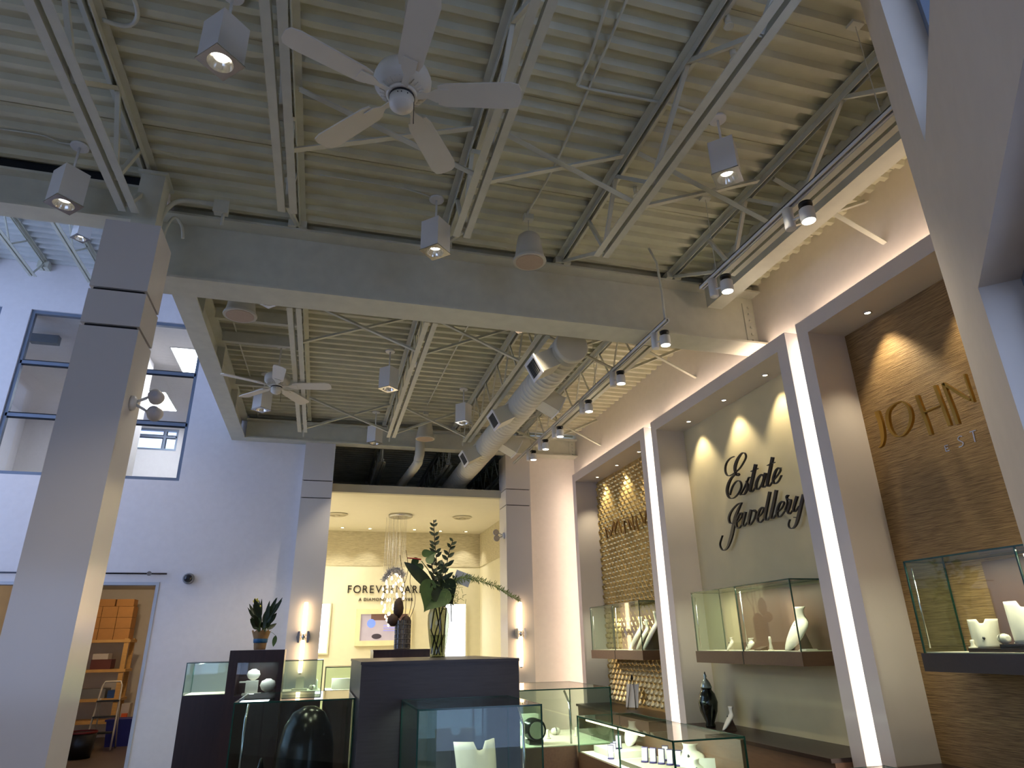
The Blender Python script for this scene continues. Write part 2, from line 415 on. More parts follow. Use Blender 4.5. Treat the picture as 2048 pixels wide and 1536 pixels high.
def joist(label, X, y0, y1, zt, zb, nodes_t, nodes_b, ends, m=None, bar=.022, group=None, chord=.05, gap=.03):
    m = m or steel
    t = thing('roof_joist', label, 'joist', (X, (y0+y1)/2, zb), group=group); off = t.location.copy()
    def P(name, mb):
        o = obj(name, mb, m, t); o.location = -off; return o
    def angles(z, up, a, b):
        mb = MB()
        for s_ in (-1, 1):
            i, e = X+s_*gap/2, X+s_*(gap/2+chord)
            mb.box((min(i, e), a, z-.003), (max(i, e), b, z+.003)); mb.box((min(i, i+s_*.006), a, min(z, z+up*chord)), (max(i, i+s_*.006), b, max(z, z+up*chord)))
        return mb
    P('top_chord', angles(zt, -1, y0, y1)); P('bottom_chord', angles(zb, 1, ends[0], ends[1]))
    seq = sorted([(y, 1) for y in nodes_t]+[(y, 0) for y in nodes_b])
    for (a, ta), (b, tb) in zip(seq[:-1], seq[1:]):
        if ta == tb: continue
        P('web_bar', MB().beam((X, a, zt-.02 if ta else zb+.02), (X, b, zt-.02 if tb else zb+.02), bar, bar))
    for ye, y in ((y0, ends[0]), (y1, ends[1])):
        if abs(ye-y) > .2: P('web_bar', MB().beam((X, ye+(.06 if ye < y else -.06), zt-.03), (X, y+(.05 if ye < y else -.05), zb+.02), bar, bar))
    for ye in (y0+.04, y1-.04):
        P('bearing_seat', MB().box((X-.075, ye-.06, 4.85 if zt < 5 else zt-.12), (X-.012, ye+.06, zt-.003)).box((X+.012, ye-.06, 4.85 if zt < 5 else zt-.12), (X+.075, ye+.06, zt-.003)))
    return t
JX = [-1.52, -.455, .79, 1.92, 3.07]
nm = ['over the glossy column', 'left of the ceiling fan', 'right of the ceiling fan', 'between the near speaker and the track lights', 'above the near track light rail']
for X, n in zip(JX, nm):
    joist(f'white open-web roof joist in the front bay {n}', X, -2.0, 5.02 if X > -1.5 else 4.75, ZD-.008, 4.40,
          [4.3, 3.72, 2.62, 1.4, .2, -1.0], [4.02, 3.2, 2.0, .8, -.4], (-1.6, 4.1 if X > -1.5 else 4.36), bar=.028)
nf = ['over the far fan', 'beside the hanging cube lamps', 'left of the round duct', 'above the far track light rail']
for X, n in zip(JX[1:], nf):
    tn = [5.6+.62*i for i in range(8)]; bn = [5.9+.62*i for i in range(7)]
    joist(f'white open-web roof joist in the rear bay {n}', X, 5.08, 10.3, ZD-.008, 4.40, tn, bn, (5.55, 9.35), bar=.016)
for i, (u, v) in enumerate([(36, 517), (165, 540), (-90, 500)]):
    X = px(u, v, 2, 6.78).x
    joist(f"pale joist under the high atrium roof, {['second', 'first', 'third'][i]} from the glossy column", X, 4.82, 10.38, 7.19, 6.8, [5.2+.9*k for k in range(6)], [5.65+.9*k for k in range(5)], (5.2, 10.1), bar=.02, group='joists under the high atrium roof', chord=.04, gap=.02)
for u, v in ((560, 1000), (930, 960), (980, 985)):
    pass
for X, n in ((.79, 'left of the elbow duct'), (1.92, 'between the elbow duct and the spiral duct'), (3.0, 'right of the spiral duct')):
    joist(f'unlit open-web joist above the back room {n}', X, 10.5, 14.5, ZD-.008, 4.40, [10.7+.62*i for i in range(6)], [11.0+.62*i for i in range(6)], (10.75, 14.3), bar=.016, group='joists above the back room')
brid = MB
def brace(label, a, b, w=.035, g=None):
    mid = (Vector(a)+Vector(b))/2
    o = obj('bridging_bar', MB().beam(Vector(a)-mid, Vector(b)-mid, w, .006).beam(Vector(a)-mid+Vector((0, w/2, w/2)), Vector(b)-mid+Vector((0, w/2, w/2)), .006, w), steel)
    return tag(o, label, 'brace', g, mid)
for y, w in ((3.42, .04), (6.3, .035), (9.2, .035)):
    g = f'cross bridging bars of the row at depth {y:.1f}'
    g = {3.42: 'cross bridging bars in the front bay', 6.3: 'cross bridging bars behind the girder', 9.2: 'cross bridging bars near the far wall'}[y]
    lb = {3.42: 'diagonal white bridging bar crossing between front bay joists', 6.3: 'diagonal white bridging bar crossing between rear bay joists behind the girder', 9.2: 'diagonal white bridging bar crossing between rear bay joists by the far wall'}[y]
    xs = JX[1:] + [4.05]; nmx = ['first and second', 'second and third', 'third and fourth', 'fourth and the niche wall']
    wh_ = {3.42: 'front-bay', 6.3: 'mid-roof', 9.2: 'far-wall'}[y]
    for (a, b), n in zip(zip(xs[:-1], xs[1:]), nmx):
        jn = f'{n} joists' if 'wall' not in n else 'last joist and wall'
        brace(f'{wh_} white bridging bar falling toward the niche wall between {jn}', (a+.05, y, ZD-.05), (b-.05 if b < 4 else b, y, 4.43), w, g)
        brace(f'{wh_} white bridging bar rising toward the niche wall between {jn}', (a+.05, y+.06, 4.43), (b-.05 if b < 4 else b, y+.06, ZD-.05), w, g)
for (u, v), n in (((480, 642), 'near the girder'), ((500, 688), 'behind the rear left speaker'), ((500, 772), 'behind the far fan')):
    y = px(u, v, 2, 4.78).y
    o = obj('roof_purlin', MB().box((-1.32, -.03, 0), (-.5, .03, .012)).box((-1.32, -.03, .012), (-.5, -.022, .12)), steel)
    tag(o, f'short white channel purlin between side beam and first rear joist {n}', 'purlin', None, (0, y, 4.78))

# ---------------------------------------------------------------- clad columns
def column(label, x0, x1, y0, y1, top, cuts, gap):
    t = thing('clad_column', label, 'column', ((x0+x1)/2, (y0+y1)/2, 0)); off = t.location.copy()
    def P(name, mb, m):
        o = obj(name, mb, m, t); o.location = -off; return o
    zs = [0]+list(cuts)+[top]
    P('core', MB().box((x0+.02, y0+.02, 0), (x1-.02, y1-.02, top-.01)), dark_gap)
    for i in range(len(zs)-1):
        a = zs[i]+(gap/2 if i else 0); b = zs[i+1]-(gap/2 if i < len(zs)-2 else 0)
        P('cladding_panel', MB().box((x0, y0, a), (x1, y1, b)), clad)
    return t
nc = column('glossy white clad column standing beside the storage doorway', -1.635, -1.292, 4.33, 4.68, 4.30, (3.505, 3.77), .022)
o = obj('steel_stub', wide_flange(MB(), 1, 0, .16, -.08, .08, 0, .16).xf(Matrix.Rotation(0, 4, 'X')), steel); bpy.data.objects.remove(o)
o = obj('steel_stub', MB().box((-.08, 4.50-4.505, 4.30), (.08, 4.66-4.505, 4.86)).box((-.1, -.03, 4.84), (.1, .2, 4.862)), steel, nc)
column('white clad column with sconce left of the back room', -.43, .02, 10.28, 10.72, 4.52, (3.66, 3.925), .014)
column('white clad column with sconce right of the back room', 2.78, 3.2, 10.28, 10.72, 4.52, (3.66, 3.925), .014)

# ---------------------------------------------------------------- display niches on the right wall
XF, XB = 3.85, 4.23
def off_part(t, name, mb, m, kind=None, parent=None):
    o = obj(name, mb, m, parent or t, kind)
    if parent is None: o.location = -t.location
    return o
NI = [(7.34, 10.0), (4.48, 7.15), (1.66, 4.33)]      # far, middle, near
BW, ZT = .135, 4.135
grass = mat('grasscloth', (104, 77, 46), .7, scale=3.2, stretch=(1, 2.6, 90), rgb2=(178, 145, 96), bump=.5, detail=8)
beige = mat('beige_panel', (204, 191, 152), .75, var=.03, scale=5, bump=.03)
goldp = mat('gold_scale_relief', (210, 182, 120), .26, .6, var=.10, scale=4)
fl = ['white portal niche lined with a gold scale-pattern relief', 'white portal niche with plain beige back and black script', 'white portal niche with brown grasscloth back']
for (y0, y1), lb, m in zip(NI, fl, (goldp, beige, grass)):
    t = thing('display_niche', lb, 'niche', (XF, (y0+y1)/2, 0))
    off_part(t, 'jamb', MB().box((XF, y0, 0), (4.3, y0+BW, ZT-BW)), lacq)
    off_part(t, 'jamb', MB().box((XF, y1-BW, 0), (4.3, y1, ZT-BW)), lacq)
    off_part(t, 'head', MB().box((XF, y0, ZT-BW), (4.3, y1, ZT)), lacq)
    a, b = y0+BW, y1-BW
    bb = off_part(t, 'back_panel', MB().box((XB, a, 0), (XB+.06, b, ZT-BW)), m)
    if m is goldp:
        mb = MB(); ph, pw = .070, .125; r = 0; z = .76
        while z < ZT-BW-ph:
            y = a - (pw/2 if r % 2 else 0)
            while y < b-.005:
                l_, r_ = max(a, y), min(b, y+pw); q = (r_-l_)
                # a woven lozenge: leaning ridge from lower left to upper right
                p1, p2 = (XB-.030, l_+q*.40, z+ph*.22), (XB-.036, l_+q*.62, z+ph*.80); m_ = q*.12
                mb.add([(XB, l_+m_, z+.004), (XB-.003, l_+q*.6, z-.006), (XB, r_-m_*2, z+.012), (XB-.003, r_-m_, z+ph*.6), (XB, r_-m_, z+ph), (XB-.003, l_+q*.4, z+ph+.004), (XB, l_+m_*2, z+ph*.85), (XB-.003, l_+m_, z+ph*.4), p1, p2],
                       [(0, 8, 1), (1, 8, 9, 2), (2, 9, 3), (3, 9, 4), (4, 9, 5), (5, 9, 8, 6), (6, 8, 7), (7, 8, 0)], False)
                y += pw
            z += ph; r += 1
        obj('scale_relief', mb, goldp, bb, 'stuff')
# LED light slots between the frames and behind the far frame, light coves on top of the frames
led = emitter('led_diffuser', (255, 242, 226), 12.0)
for (y0, y1), lb in zip([(4.345, 4.465), (7.165, 7.325)], ['tall glowing LED strip between the grasscloth niche and the beige niche', 'tall glowing LED strip between the beige niche and the gold scale niche']):
    t = thing('led_strip', lb, 'light', (4.03, (y0+y1)/2, 0))
    off_part(t, 'diffuser', MB().box((4.02, y0+.02, .05), (4.045, y1-.02, 4.05)), led)
    off_part(t, 'channel', MB().box((4.02, y0-.008, .05), (4.05, y0+.018, 4.06)).box((4.02, y1-.018, .05), (4.05, y1+.008, 4.06)), lacq)
t = thing('led_strip', 'hidden LED strip on the far side of the gold scale niche frame', 'light', (3.97, 10.02, 0))
off_part(t, 'diffuser', MB().box((3.93, 10.004, .2), (3.99, 10.02, 4.05)), emitter('led_diffuser_side', (255, 230, 208), 11.0))
for (y0, y1), lb in zip(NI, ['gold scale niche', 'beige niche', 'grasscloth niche']):
    t = thing('cove_light', f'LED cove strip lying on top of the frame of the {lb}', 'light', (3.97, (y0+y1)/2, ZT))
    off_part(t, 'diffuser', MB().box((3.945, y0+.03, ZT), (3.975, y1-.03, ZT+.012)), emitter('cove_diffuser', (255, 226, 200), 16.0))
# recessed downlights in the niche heads
def downlight(label, x, y, z, r, power, group=None, angle=75, rgb=(255, 226, 170), tilt=0., em=14.):
    t = thing('recessed_downlight', label, 'downlight', (x, y, z), group=group)
    obj('trim_ring', MB().lathe([(r, 0), (r, -.006), (r*.8, -.008), (r*.72, .0)], 20, caps=False), silver, t)
    obj('lamp', MB().lathe([(r*.7, .0), (r*.7, -.003)], 16), emitter('downlight_lamp', (255, 236, 200), em), t)
    spot('downlight_beam', (0, 0, -.02), (0, tilt, 0), power, angle, .6, rgb, t, .03)
    return t
for (y0, y1), ys, lb in zip(NI, [(9.5, 8.74, 7.99), (6.63, 5.87, 5.13), (3.77, 3.0, 2.25)], ['gold scale niche', 'beige niche', 'grasscloth niche']):
    for k, y in enumerate(ys): downlight(f"small downlight in the {lb} head, {['first', 'second', 'third'][k]} from the far wall", 4.085, y, ZT-BW, .032, 36, f'downlights of the {lb}', 82, rgb=(255, 238, 200))

# wall-hung glass cases
def glass_box(t, x0, x1, y0, y1, z0, z1, joints=(), th=.008, open_back=None, gm=None, edge=None):
    """five panes with dark silicone edges; every pane is a part"""
    gm = gm or glass_g; edge = edge or glass_e
    ys = [y0]+list(joints)+[y1]
    for a, b in zip(ys[:-1], ys[1:]): off_part(t, 'front_pane', MB().box((x0, a+.002, z0), (x0+th, b-.002, z1-th)), gm)
    if open_back is None: off_part(t, 'back_pane', MB().box((x1-th, y0, z0), (x1, y1, z1-th)), gm)
    off_part(t, 'side_pane', MB().box((x0+th, y0, z0), (x1-th, y0+th, z1-th)), gm)
    off_part(t, 'side_pane', MB().box((x0+th, y1-th, z0), (x1-th, y1, z1-th)), gm)
    off_part(t, 'top_pane', MB().box((x0, y0, z1-th), (x1, y1, z1)), gm)
    e = MB(); k = .009
    for y in (y0, y1-k): e.box((x0-.001, y, z0), (x0+k, y+k, z1))
    for y in joints: e.box((x0-.001, y-k/2, z0), (x0+k, y+k/2, z1))
    for x in (x0-.001, x1-k):
        e.box((x, y0, z1-k), (x+k, y1, z1+.001))
    e.box((x0, y0-.001, z1-k), (x1, y0+k, z1+.001)).box((x0, y1-k, z1-k), (x1, y1+.001, z1+.001))
    e.box((x1-k, y0, z0), (x1, y0+k, z1)).box((x1-k, y1-k, z0), (x1, y1, z1))
    off_part(t, 'glass_edges', e, edge)
case_spec = [(7.92, 9.56, (8.74,), 'gold scale niche'), (4.98, 6.63, (5.80,), 'beige niche'), (2.12, 3.76, (2.96,), 'grasscloth niche')]
CZ0, CZ1 = 1.445, 2.03
case_wood = [mat('case_taupe', (104, 78, 58), .45, var=.1, scale=4, stretch=(2, 14, 14)), mat('case_brown', (92, 68, 50), .45, var=.1, scale=4, stretch=(2, 14, 14)), mat('case_espresso', (46, 32, 28), .4, var=.12, scale=4, stretch=(2, 14, 14))]
for (y0, y1, jt, lb), wm in zip(case_spec, case_wood):
    t = thing('hanging_display_case', f'wall-hung glass jewellery case with brown wooden base in the {lb}', 'display case', (4.0, (y0+y1)/2, 1.33))
    off_part(t, 'base', MB().box((XF-.01, y0-.015, 1.335), (XB, y1+.015, CZ0)), wm)
    off_part(t, 'deck_pad', MB().box((XF+.012, y0+.012, CZ0), (XB-.03, y1-.012, CZ0+.006)), mat('pad_cream', (222, 214, 196), .7))
    off_part(t, 'back_panel', MB().box((XB-.025, y0+.02, CZ0), (XB-.005, y1-.28, CZ1-.03)), mat('case_back_brown', (104, 78, 64), .45, var=.1, scale=3))
    glass_box(t, XF, XB-.03, y0, y1, CZ0, CZ1, jt, open_back=True)
    for yy in (y1-.03, jt[0]-.03): off_part(t, 'light_rod', MB().tube([(XF+.03, yy, CZ0+.03), (XF+.03, yy, CZ1-.05)], .006, 8), chrome)
    off_part(t, 'seam', MB().box((XF-.013, jt[0]-.006, 1.335), (XF-.009, jt[0]+.006, CZ0)), blackm)
    l = bpy.data.lights.new('case_light', 'AREA'); l.shape = 'RECTANGLE'; l.size = .03; l.size_y = y1-y0-.2; l.energy = 9; l.color = lin((255, 240, 214))
    lo = bpy.data.objects.new('case_light', l); col.objects.link(lo); lo.parent = t; lo.location = Vector((XF+.06, (y0+y1)/2, CZ1-.02))-t.location
# busts and small stands in the wall cases
def sheet(rows, th):
    """a curved sheet with thickness from a grid of points"""
    n, k = len(rows)-1, len(rows[0]); vs_ = [v for r in rows for v in r]
    vs_ += [(v[0]*.96, v[1]+th, v[2]) for r in rows for v in r]; N = (n+1)*k; fs = []
    for i in range(n):
        for j in range(k-1):
            a = i*k+j; fs += [(a, a+1, a+k+1, a+k), (N+a+k, N+a+k+1, N+a+1, N+a)]
        fs += [(i*k, (i+1)*k, N+(i+1)*k, N+i*k), (N+i*k+k-1, N+(i+1)*k+k-1, (i+1)*k+k-1, i*k+k-1)]
    for j in range(k-1): fs += [(j+1, j, N+j, N+j+1), (n*k+j, n*k+j+1, N+n*k+j+1, N+n*k+j)]
    return MB().add(vs_, fs, True)
def necklace_bust(label, loc, h, w, rz, m=None, group=None, back=True, square=False):
    """shield-shaped neckform leaning back with a flared neck, or a square curved plate with a neck notch; front faces local -y"""
    t = thing('necklace_bust', label, 'bust', loc, rz, group)
    k = 13; rows = []
    if square:
        n = 10
        for i in range(n+1):
            s_ = i/n; r = []
            for j in range(k):
                q = -1+2*j/(k-1); top = h*(1-.15*max(0, 1-(abs(q)/.30)**4))
                r.append((w/2*(q*.9+.1*q**3)*(1+.12*s_), .34*w*q*q-.02*h+.16*h*s_*s_, top*s_))
            rows.append(r)
    else:
        prof = [(0, .22), (.05, .46), (.14, .70), (.28, .88), (.42, .98), (.54, 1.0), (.63, .9), (.70, .66), (.77, .47), (.86, .42), (.94, .46), (1, .55)]
        for s_, ww in prof:
            lean = .62*h*min(s_, .72)**1.25 - (.04*h*max(0, s_-.72)/.28)
            rows.append([(w/2*ww*math.sin(q*1.25)/math.sin(1.25), lean-.04*h+(.30*w*ww*(1-math.cos(q*1.3)))*(1+.9*max(0, s_-.66)/.34), h*s_) for q in [(-1+2*j/(k-1)) for j in range(k)]])
    obj('neckform', sheet(rows, .012), m or white_bust, t)
    if back: obj('easel_back', MB().prism([(.08*h, 0), (.62*h, 0), (.42*h, .58*h), (.30*h, .50*h)], 0, -w*.1, w*.1), mat('easel_taupe', (110, 90, 70), .6), t)
    c = rows[len(rows)//2][k//2]
    obj('pendant', MB().lathe([(.001, -.012), (.010, 0), (.001, .012)], 8, (c[0], c[1]-.008, c[2]*(.8 if square else .9))), mat('pendant_steel', (90, 92, 96), .2, .9), t)
    return t
def ring_stand(label, loc, h=.07, group=None, m=None):
    t = thing('ring_stand', label, 'stand', loc, random.uniform(-.4, .4), group)
    obj('finger', MB().lathe([(.018, 0), (.016, h*.2), (.010, h*.5), (.013, h*.8), (.009, h)], 12), m or white_bust, t)
    obj('foot', MB().lathe([(.026, 0), (.026, .008)], 14), m or white_bust, t)
    return t
def bracelet_pillow(label, loc, rz=0, group=None, s=1.):
    t = thing('bracelet_pillow', label, 'pillow', loc, rz, group)
    obj('pillow', MB().lathe([(.012*s, -.04*s), (.026*s, -.028*s), (.03*s, 0), (.026*s, .028*s), (.012*s, .04*s)], 14, (0, 0, .03*s), 'X'), white_bust, t)
    obj('bracelet', MB().lathe([(.031*s, -.006*s), (.033*s, 0), (.031*s, .006*s)], 18, (0, 0, .03*s), 'X', caps=False), silver, t)
    return t
Z0 = CZ0+.006
for yv, h, w, lb in ((8.42, .40, .2, 'left of the glass joint'), (8.22, .36, .18, 'beside the glass joint'), (8.02, .45, .2, 'at the near end')):
    necklace_bust(f'white leaning necklace bust in the gold niche case {lb}', (3.92, yv, Z0), h, w, -PI/2-.35)
necklace_bust('large white necklace bust with pendant in the beige niche case', (3.945, 5.28, Z0), .36, .27, -PI/2-.2, back=True)
necklace_bust('smallest white bust at the far end of the beige niche case', (3.96, 6.24, Z0), .12, .09, -PI/2-.35, back=False)
necklace_bust('small wide white bust beside the joint of the beige niche case', (3.96, 5.92, Z0), .11, .15, -PI/2-.35, back=False)
ring_stand('cream ring finger stand in the middle of the beige niche case', (4.0, 5.58, Z0), .12)
o = obj('bracelet_ramp', MB().prism([(-.04, 0), (.04, 0), (.04, .035), (-.04, .012)], 1, -.05, .05), mat('ramp_brown', (96, 76, 60), .6)); tag(o, 'low brown ramp beside the small wide bust in the beige niche case', 'stand', None, (4.03, 5.78, Z0))
o = obj('jewellery_tray', MB().box((-.06, -.05, 0), (.06, .05, .008)).box((-.055, -.045, .008), (.055, .045, .014)), mat('tray_white', (220, 216, 206), .5)); tag(o, 'flat white tray at the near end of the beige niche case', 'tray', None, (4.0, 5.08, Z0))
# grasscloth niche case: dark plinth boards with white stands
o = obj('plinth_board', MB().box((-.12, -.42, 0), (.12, .42, .022)).box((-.1, -.36, .022), (.1, .22, .045)), wood_dark); tag(o, 'low dark stepped plinth inside the grasscloth niche case', 'plinth', None, (4.02, 3.05, Z0))
necklace_bust('white square-cut necklace bust on the lower step in the grasscloth niche case', (3.99, 3.42, Z0+.022), .17, .15, -PI/2+.5, square=True)
necklace_bust('tall white necklace bust with round pendant in the grasscloth niche case', (3.99, 3.12, Z0+.045), .24, .19, -PI/2+.5, square=True)
bracelet_pillow('white bracelet pillow between the two busts of the grasscloth niche case', (3.98, 3.28, Z0+.045), 1.2)
bracelet_pillow('white bracelet pillow beside the tall bust of the grasscloth niche case', (3.98, 2.95, Z0+.045), 1.2)
ring_stand('cream ring stand behind the pillows of the grasscloth niche case', (4.04, 3.24, Z0+.045), .08)
ring_stand('small T-shaped cream stand at the far end of the grasscloth niche case', (3.98, 3.50, Z0+.022), .05)
# low wall counters in the niches
for (y0, y1), lb in zip(NI, ['gold scale niche', 'beige niche', 'grasscloth niche']):
    a, b = y0+BW+.004, y1-BW-.004
    t = thing('niche_counter', f'low brown wooden counter below the {lb} case', 'counter', (3.95, (a+b)/2, 0))
    off_part(t, 'carcass', MB().box((3.7, a, .0), (XB-.002, b, .70)), wood_mid)
    off_part(t, 'top', MB().box((3.67, a, .70), (XB-.002, b, .73)), wood_dark)
# ---- items on the wall counters
def urn(label, loc, s=1.):
    t = thing('lidded_urn', label, 'urn', loc)
    obj('body', MB().lathe([(.055*s, 0), (.06*s, .02*s), (.05*s, .05*s), (.10*s, .17*s), (.115*s, .27*s), (.09*s, .36*s), (.06*s, .40*s), (.062*s, .42*s)], 24), mat('mercury_glass', (66, 72, 66), .12, .85, var=.3, scale=18), t)
    obj('lid', MB().lathe([(.066*s, .42*s), (.066*s, .435*s), (.05*s, .48*s), (.028*s, .51*s), (.012*s, .53*s), (.02*s, .55*s), (.004*s, .60*s)], 20), mat('lid_glass', (150, 165, 158), .12, .6, var=.2, scale=12), t)
    return t
urn('silvered glass urn with domed lid on the counter of the beige niche', (3.9, 6.62, .73), .86)
necklace_bust('plain white necklace bust beside the silvered urn', (3.88, 6.36, .73), .21, .17, -PI/2-.5)
t = thing('easel_card', 'blank white card on a small dark easel in the gold scale niche', 'card', (4.02, 8.72, .73), .62)
obj('card', MB().box((-.004, -.09, .02), (.004, .09, .30)).xf(Matrix.Rotation(.22, 4, 'Y')), mat('card_white', (226, 216, 200), .7), t)
obj('easel', MB().tube([(-.01, .06, .0), (.05, .02, .34)], .005, 6).tube([(-.01, -.06, 0), (.05, -.02, .34)], .005, 6).tube([(.14, 0, 0), (.05, 0, .34)], .005, 6).lathe([(.001, .33), (.02, .36), (.012, .40), (.001, .41)], 10, (.05, 0, 0)), blackm, t)

# ---------------------------------------------------------------- lettering on the niche panels
def ribbon(strokes, zoom, plane_x, thick):
    """calligraphic strokes given as (x, y, width) in a close-up of the photograph, laid on the niche panel"""
    (u0, v0, sc) = zoom; mb = MB()
    for st in strokes:
        P = catmull(st, 6); L = []; R = []
        for i, p in enumerate(P):
            d = P[min(i+1, len(P)-1)][:2]-P[max(i-1, 0)][:2]; d = d/(np.linalg.norm(d)+1e-9); n = np.array([-d[1], d[0]])
            # broad pen: widths across the foreshortened direction
            for lst, s_ in ((L, 1), (R, -1)):
                q = p[:2]+n*s_*p[2]/2; w = px(u0+q[0]/sc, v0+q[1]/sc, 0, plane_x); lst.append((w.y, w.z))
        n = len(P); vs_ = [(plane_x, *a) for a in L]+[(plane_x, *a) for a in R]+[(plane_x+thick, *a) for a in L]+[(plane_x+thick, *a) for a in R]
        fs = []
        for i in range(n-1):
            fs += [(i, i+1, n+i+1, n+i), (2*n+i+1, 2*n+i, 3*n+i, 3*n+i+1), (i+1, i, 2*n+i, 2*n+i+1), (n+i, n+i+1, 3*n+i+1, 3*n+i)]
        fs += [(0, n, 3*n, 2*n), (2*n-1, n-1, 3*n-1, 4*n-1)]
        mb.add(vs_, fs)
    return mb
Z = (1420, 890, 6.981)
script = [
 [[(325,160,8),(270,188,9),(222,250,10),(203,330,12),(215,400,12),(250,430,11),(300,412,10),(345,380,10),(405,325,9),(460,240,9),(490,170,9),(482,122,10),(455,108,12),(420,130,16),(375,200,26),(345,280,30),(338,345,24),(350,400,14),(375,430,10),(397,412,9),(380,393,9),(340,415,12),(290,460,20),(250,540,28),(230,630,28),(240,705,20),(275,745,12),(330,735,10),(390,670,11),(425,590,13),(420,525,12),(390,497,10),(345,520,10),(300,590,12),(266,700,12)]],
 [[(410,700,9),(445,640,9),(500,530,10),(530,458,12),(548,452,14)],[(498,500,14),(514,560,22),(506,620,22),(472,682,16),(432,692,12),(420,662,14)]],
 [[(628,268,34),(590,440,34),(552,610,32),(562,650,18),(585,645,10),(625,590,9)],[(562,370,10),(610,350,13),(656,326,10)]],
 [[(742,448,14),(715,410,14),(668,455,22),(636,540,26),(636,604,18),(662,618,11),(705,560,10),(745,450,10)],[(764,388,28),(742,480,28),(722,565,24),(742,590,14),(785,555,9)]],
 [[(864,168,34),(830,340,34),(790,530,32),(800,572,18),(822,570,10),(862,510,9)],[(790,286,10),(840,264,13),(892,240,10)]],
 [[(878,488,9),(930,425,9),(972,355,12),(956,316,12),(915,348,20),(882,430,26),(870,500,22),(895,540,14),(945,505,10),(988,420,9)]],
 [[(436,804,8),(372,830,12),(292,920,16),(256,1010,20),(264,1080,16),(300,1096,10)],[(432,806,10),(386,900,24),(346,1010,34),(316,1150,38),(282,1300,34),(240,1420,22),(190,1470,13),(150,1450,10),(130,1380,9),(165,1262,8)]],
 [[(372,1075,9),(425,1010,9),(440,962,12),(420,946,12),(386,990,20),(356,1070,24),(362,1140,18),(400,1156,11),(452,1075,9)]],
 [[(482,932,28),(460,1030,28),(446,1105,22),(468,1132,12),(515,1070,9)],[(566,902,28),(540,1010,28),(528,1085,22),(552,1112,12),(605,1035,12),(632,945,14),(612,905,12),(600,925,10),(640,935,8)]],
 [[(655,1015,9),(710,960,9),(740,892,12),(722,868,12),(682,910,20),(652,1000,26),(656,1064,18),(695,1080,11),(765,1000,9)]],
 [[(826,652,32),(790,830,32),(758,1000,30),(770,1046,16),(792,1046,10),(832,985,9)]],
 [[(916,628,34),(878,820,34),(840,990,32),(850,1022,16),(876,1018,10),(925,945,9)]],
 [[(925,940,9),(985,890,9),(1022,812,12),(1000,786,12),(956,832,20),(926,930,26),(932,990,18),(970,1000,11),(1040,915,9)]],
 [[(1036,910,9),(1068,800,10),(1056,722,14),(1082,700,14),(1062,735,12),(1085,760,14),(1116,772,22),(1095,860,28),(1076,930,22),(1100,962,12),(1145,905,9)]],
 [[(1206,712,30),(1175,810,30),(1154,895,24),(1176,930,12),(1235,850,9)],[(1296,688,34),(1252,880,36),(1216,1030,34),(1186,1118,24),(1140,1166,12),(1096,1150,9),(1086,1100,8),(1106,1038,8)]],
]
t = thing('sign_lettering', 'black script lettering reading Estate Jewellery on the beige niche panel', 'sign', (4.18, 5.6, 2.9))
ink = mat('black_script', (22, 18, 26), .3, var=.1)
for st in script: off_part(t, 'letter', ribbon(st, Z, 4.165, .02), ink)
for y, z in ((6.0, 3.2), (5.3, 3.1), (6.05, 2.75), (5.2, 2.6)): off_part(t, 'standoff', MB().tube([(4.18, y, z), (XB, y, z)], .004, 6), ink)
# capital lettering on the grasscloth: traced stems with thin strokes
def caps(label, strokes, zoom, plane_x, thick, m, name='sign_lettering'):
    t = thing(name, label, 'sign', (plane_x, 3.4, 3.0))
    for st in strokes: off_part(t, 'letter', ribbon(st, zoom, plane_x, thick), m)
    return t
ZJ = (1700, 700, 2.3273)
gold = mat('polished_gold', (176, 138, 66), .28, .9, var=.08)
caps('tall gold capital letters spelling JOHN on the grasscloth niche panel',
 [[[(122,285,20),(140,340,20),(150,400,18),(146,440,10),(132,455,4)]],
  [[(205,252,6),(178,280,13),(172,320,16),(185,370,14),(215,402,7),(250,392,7),(275,350,13),(282,305,15),(268,262,12),(238,240,6),(205,252,6)]],
  [[(308,212,15),(330,270,15),(355,335,15),(374,395,15)],[(392,165,15),(415,225,15),(440,290,15),(462,352,15)],[(340,292,6),(425,255,6)]],
  [[(430,155,15),(455,220,15),(482,290,15),(500,345,15)],[(432,155,12),(470,180,14),(520,212,14),(558,232,12)],[(530,112,9),(545,160,9),(562,210,9),(572,242,9)]]],
 ZJ, 4.15, .025, gold)
caps('small silver capital letters spelling EST under the gold capitals',
 [[[(440,445,4),(447,472,4)],[(441,446,4),(455,442,4)],[(444,459,4),(456,455,4)],[(447,472,4),(463,467,4)]],
  [[(522,402,4),(508,402,4),(502,416,4),(514,424,4),(526,432,4),(522,446,4),(506,452,4)]],
  [[(556,382,4),(585,373,4)],[(570,378,5),(582,428,5)]],
  [[(646,362,5),(660,405,5)]]], ZJ, 4.18, .012, silver)
ZM = (1180, 980, 10.971)
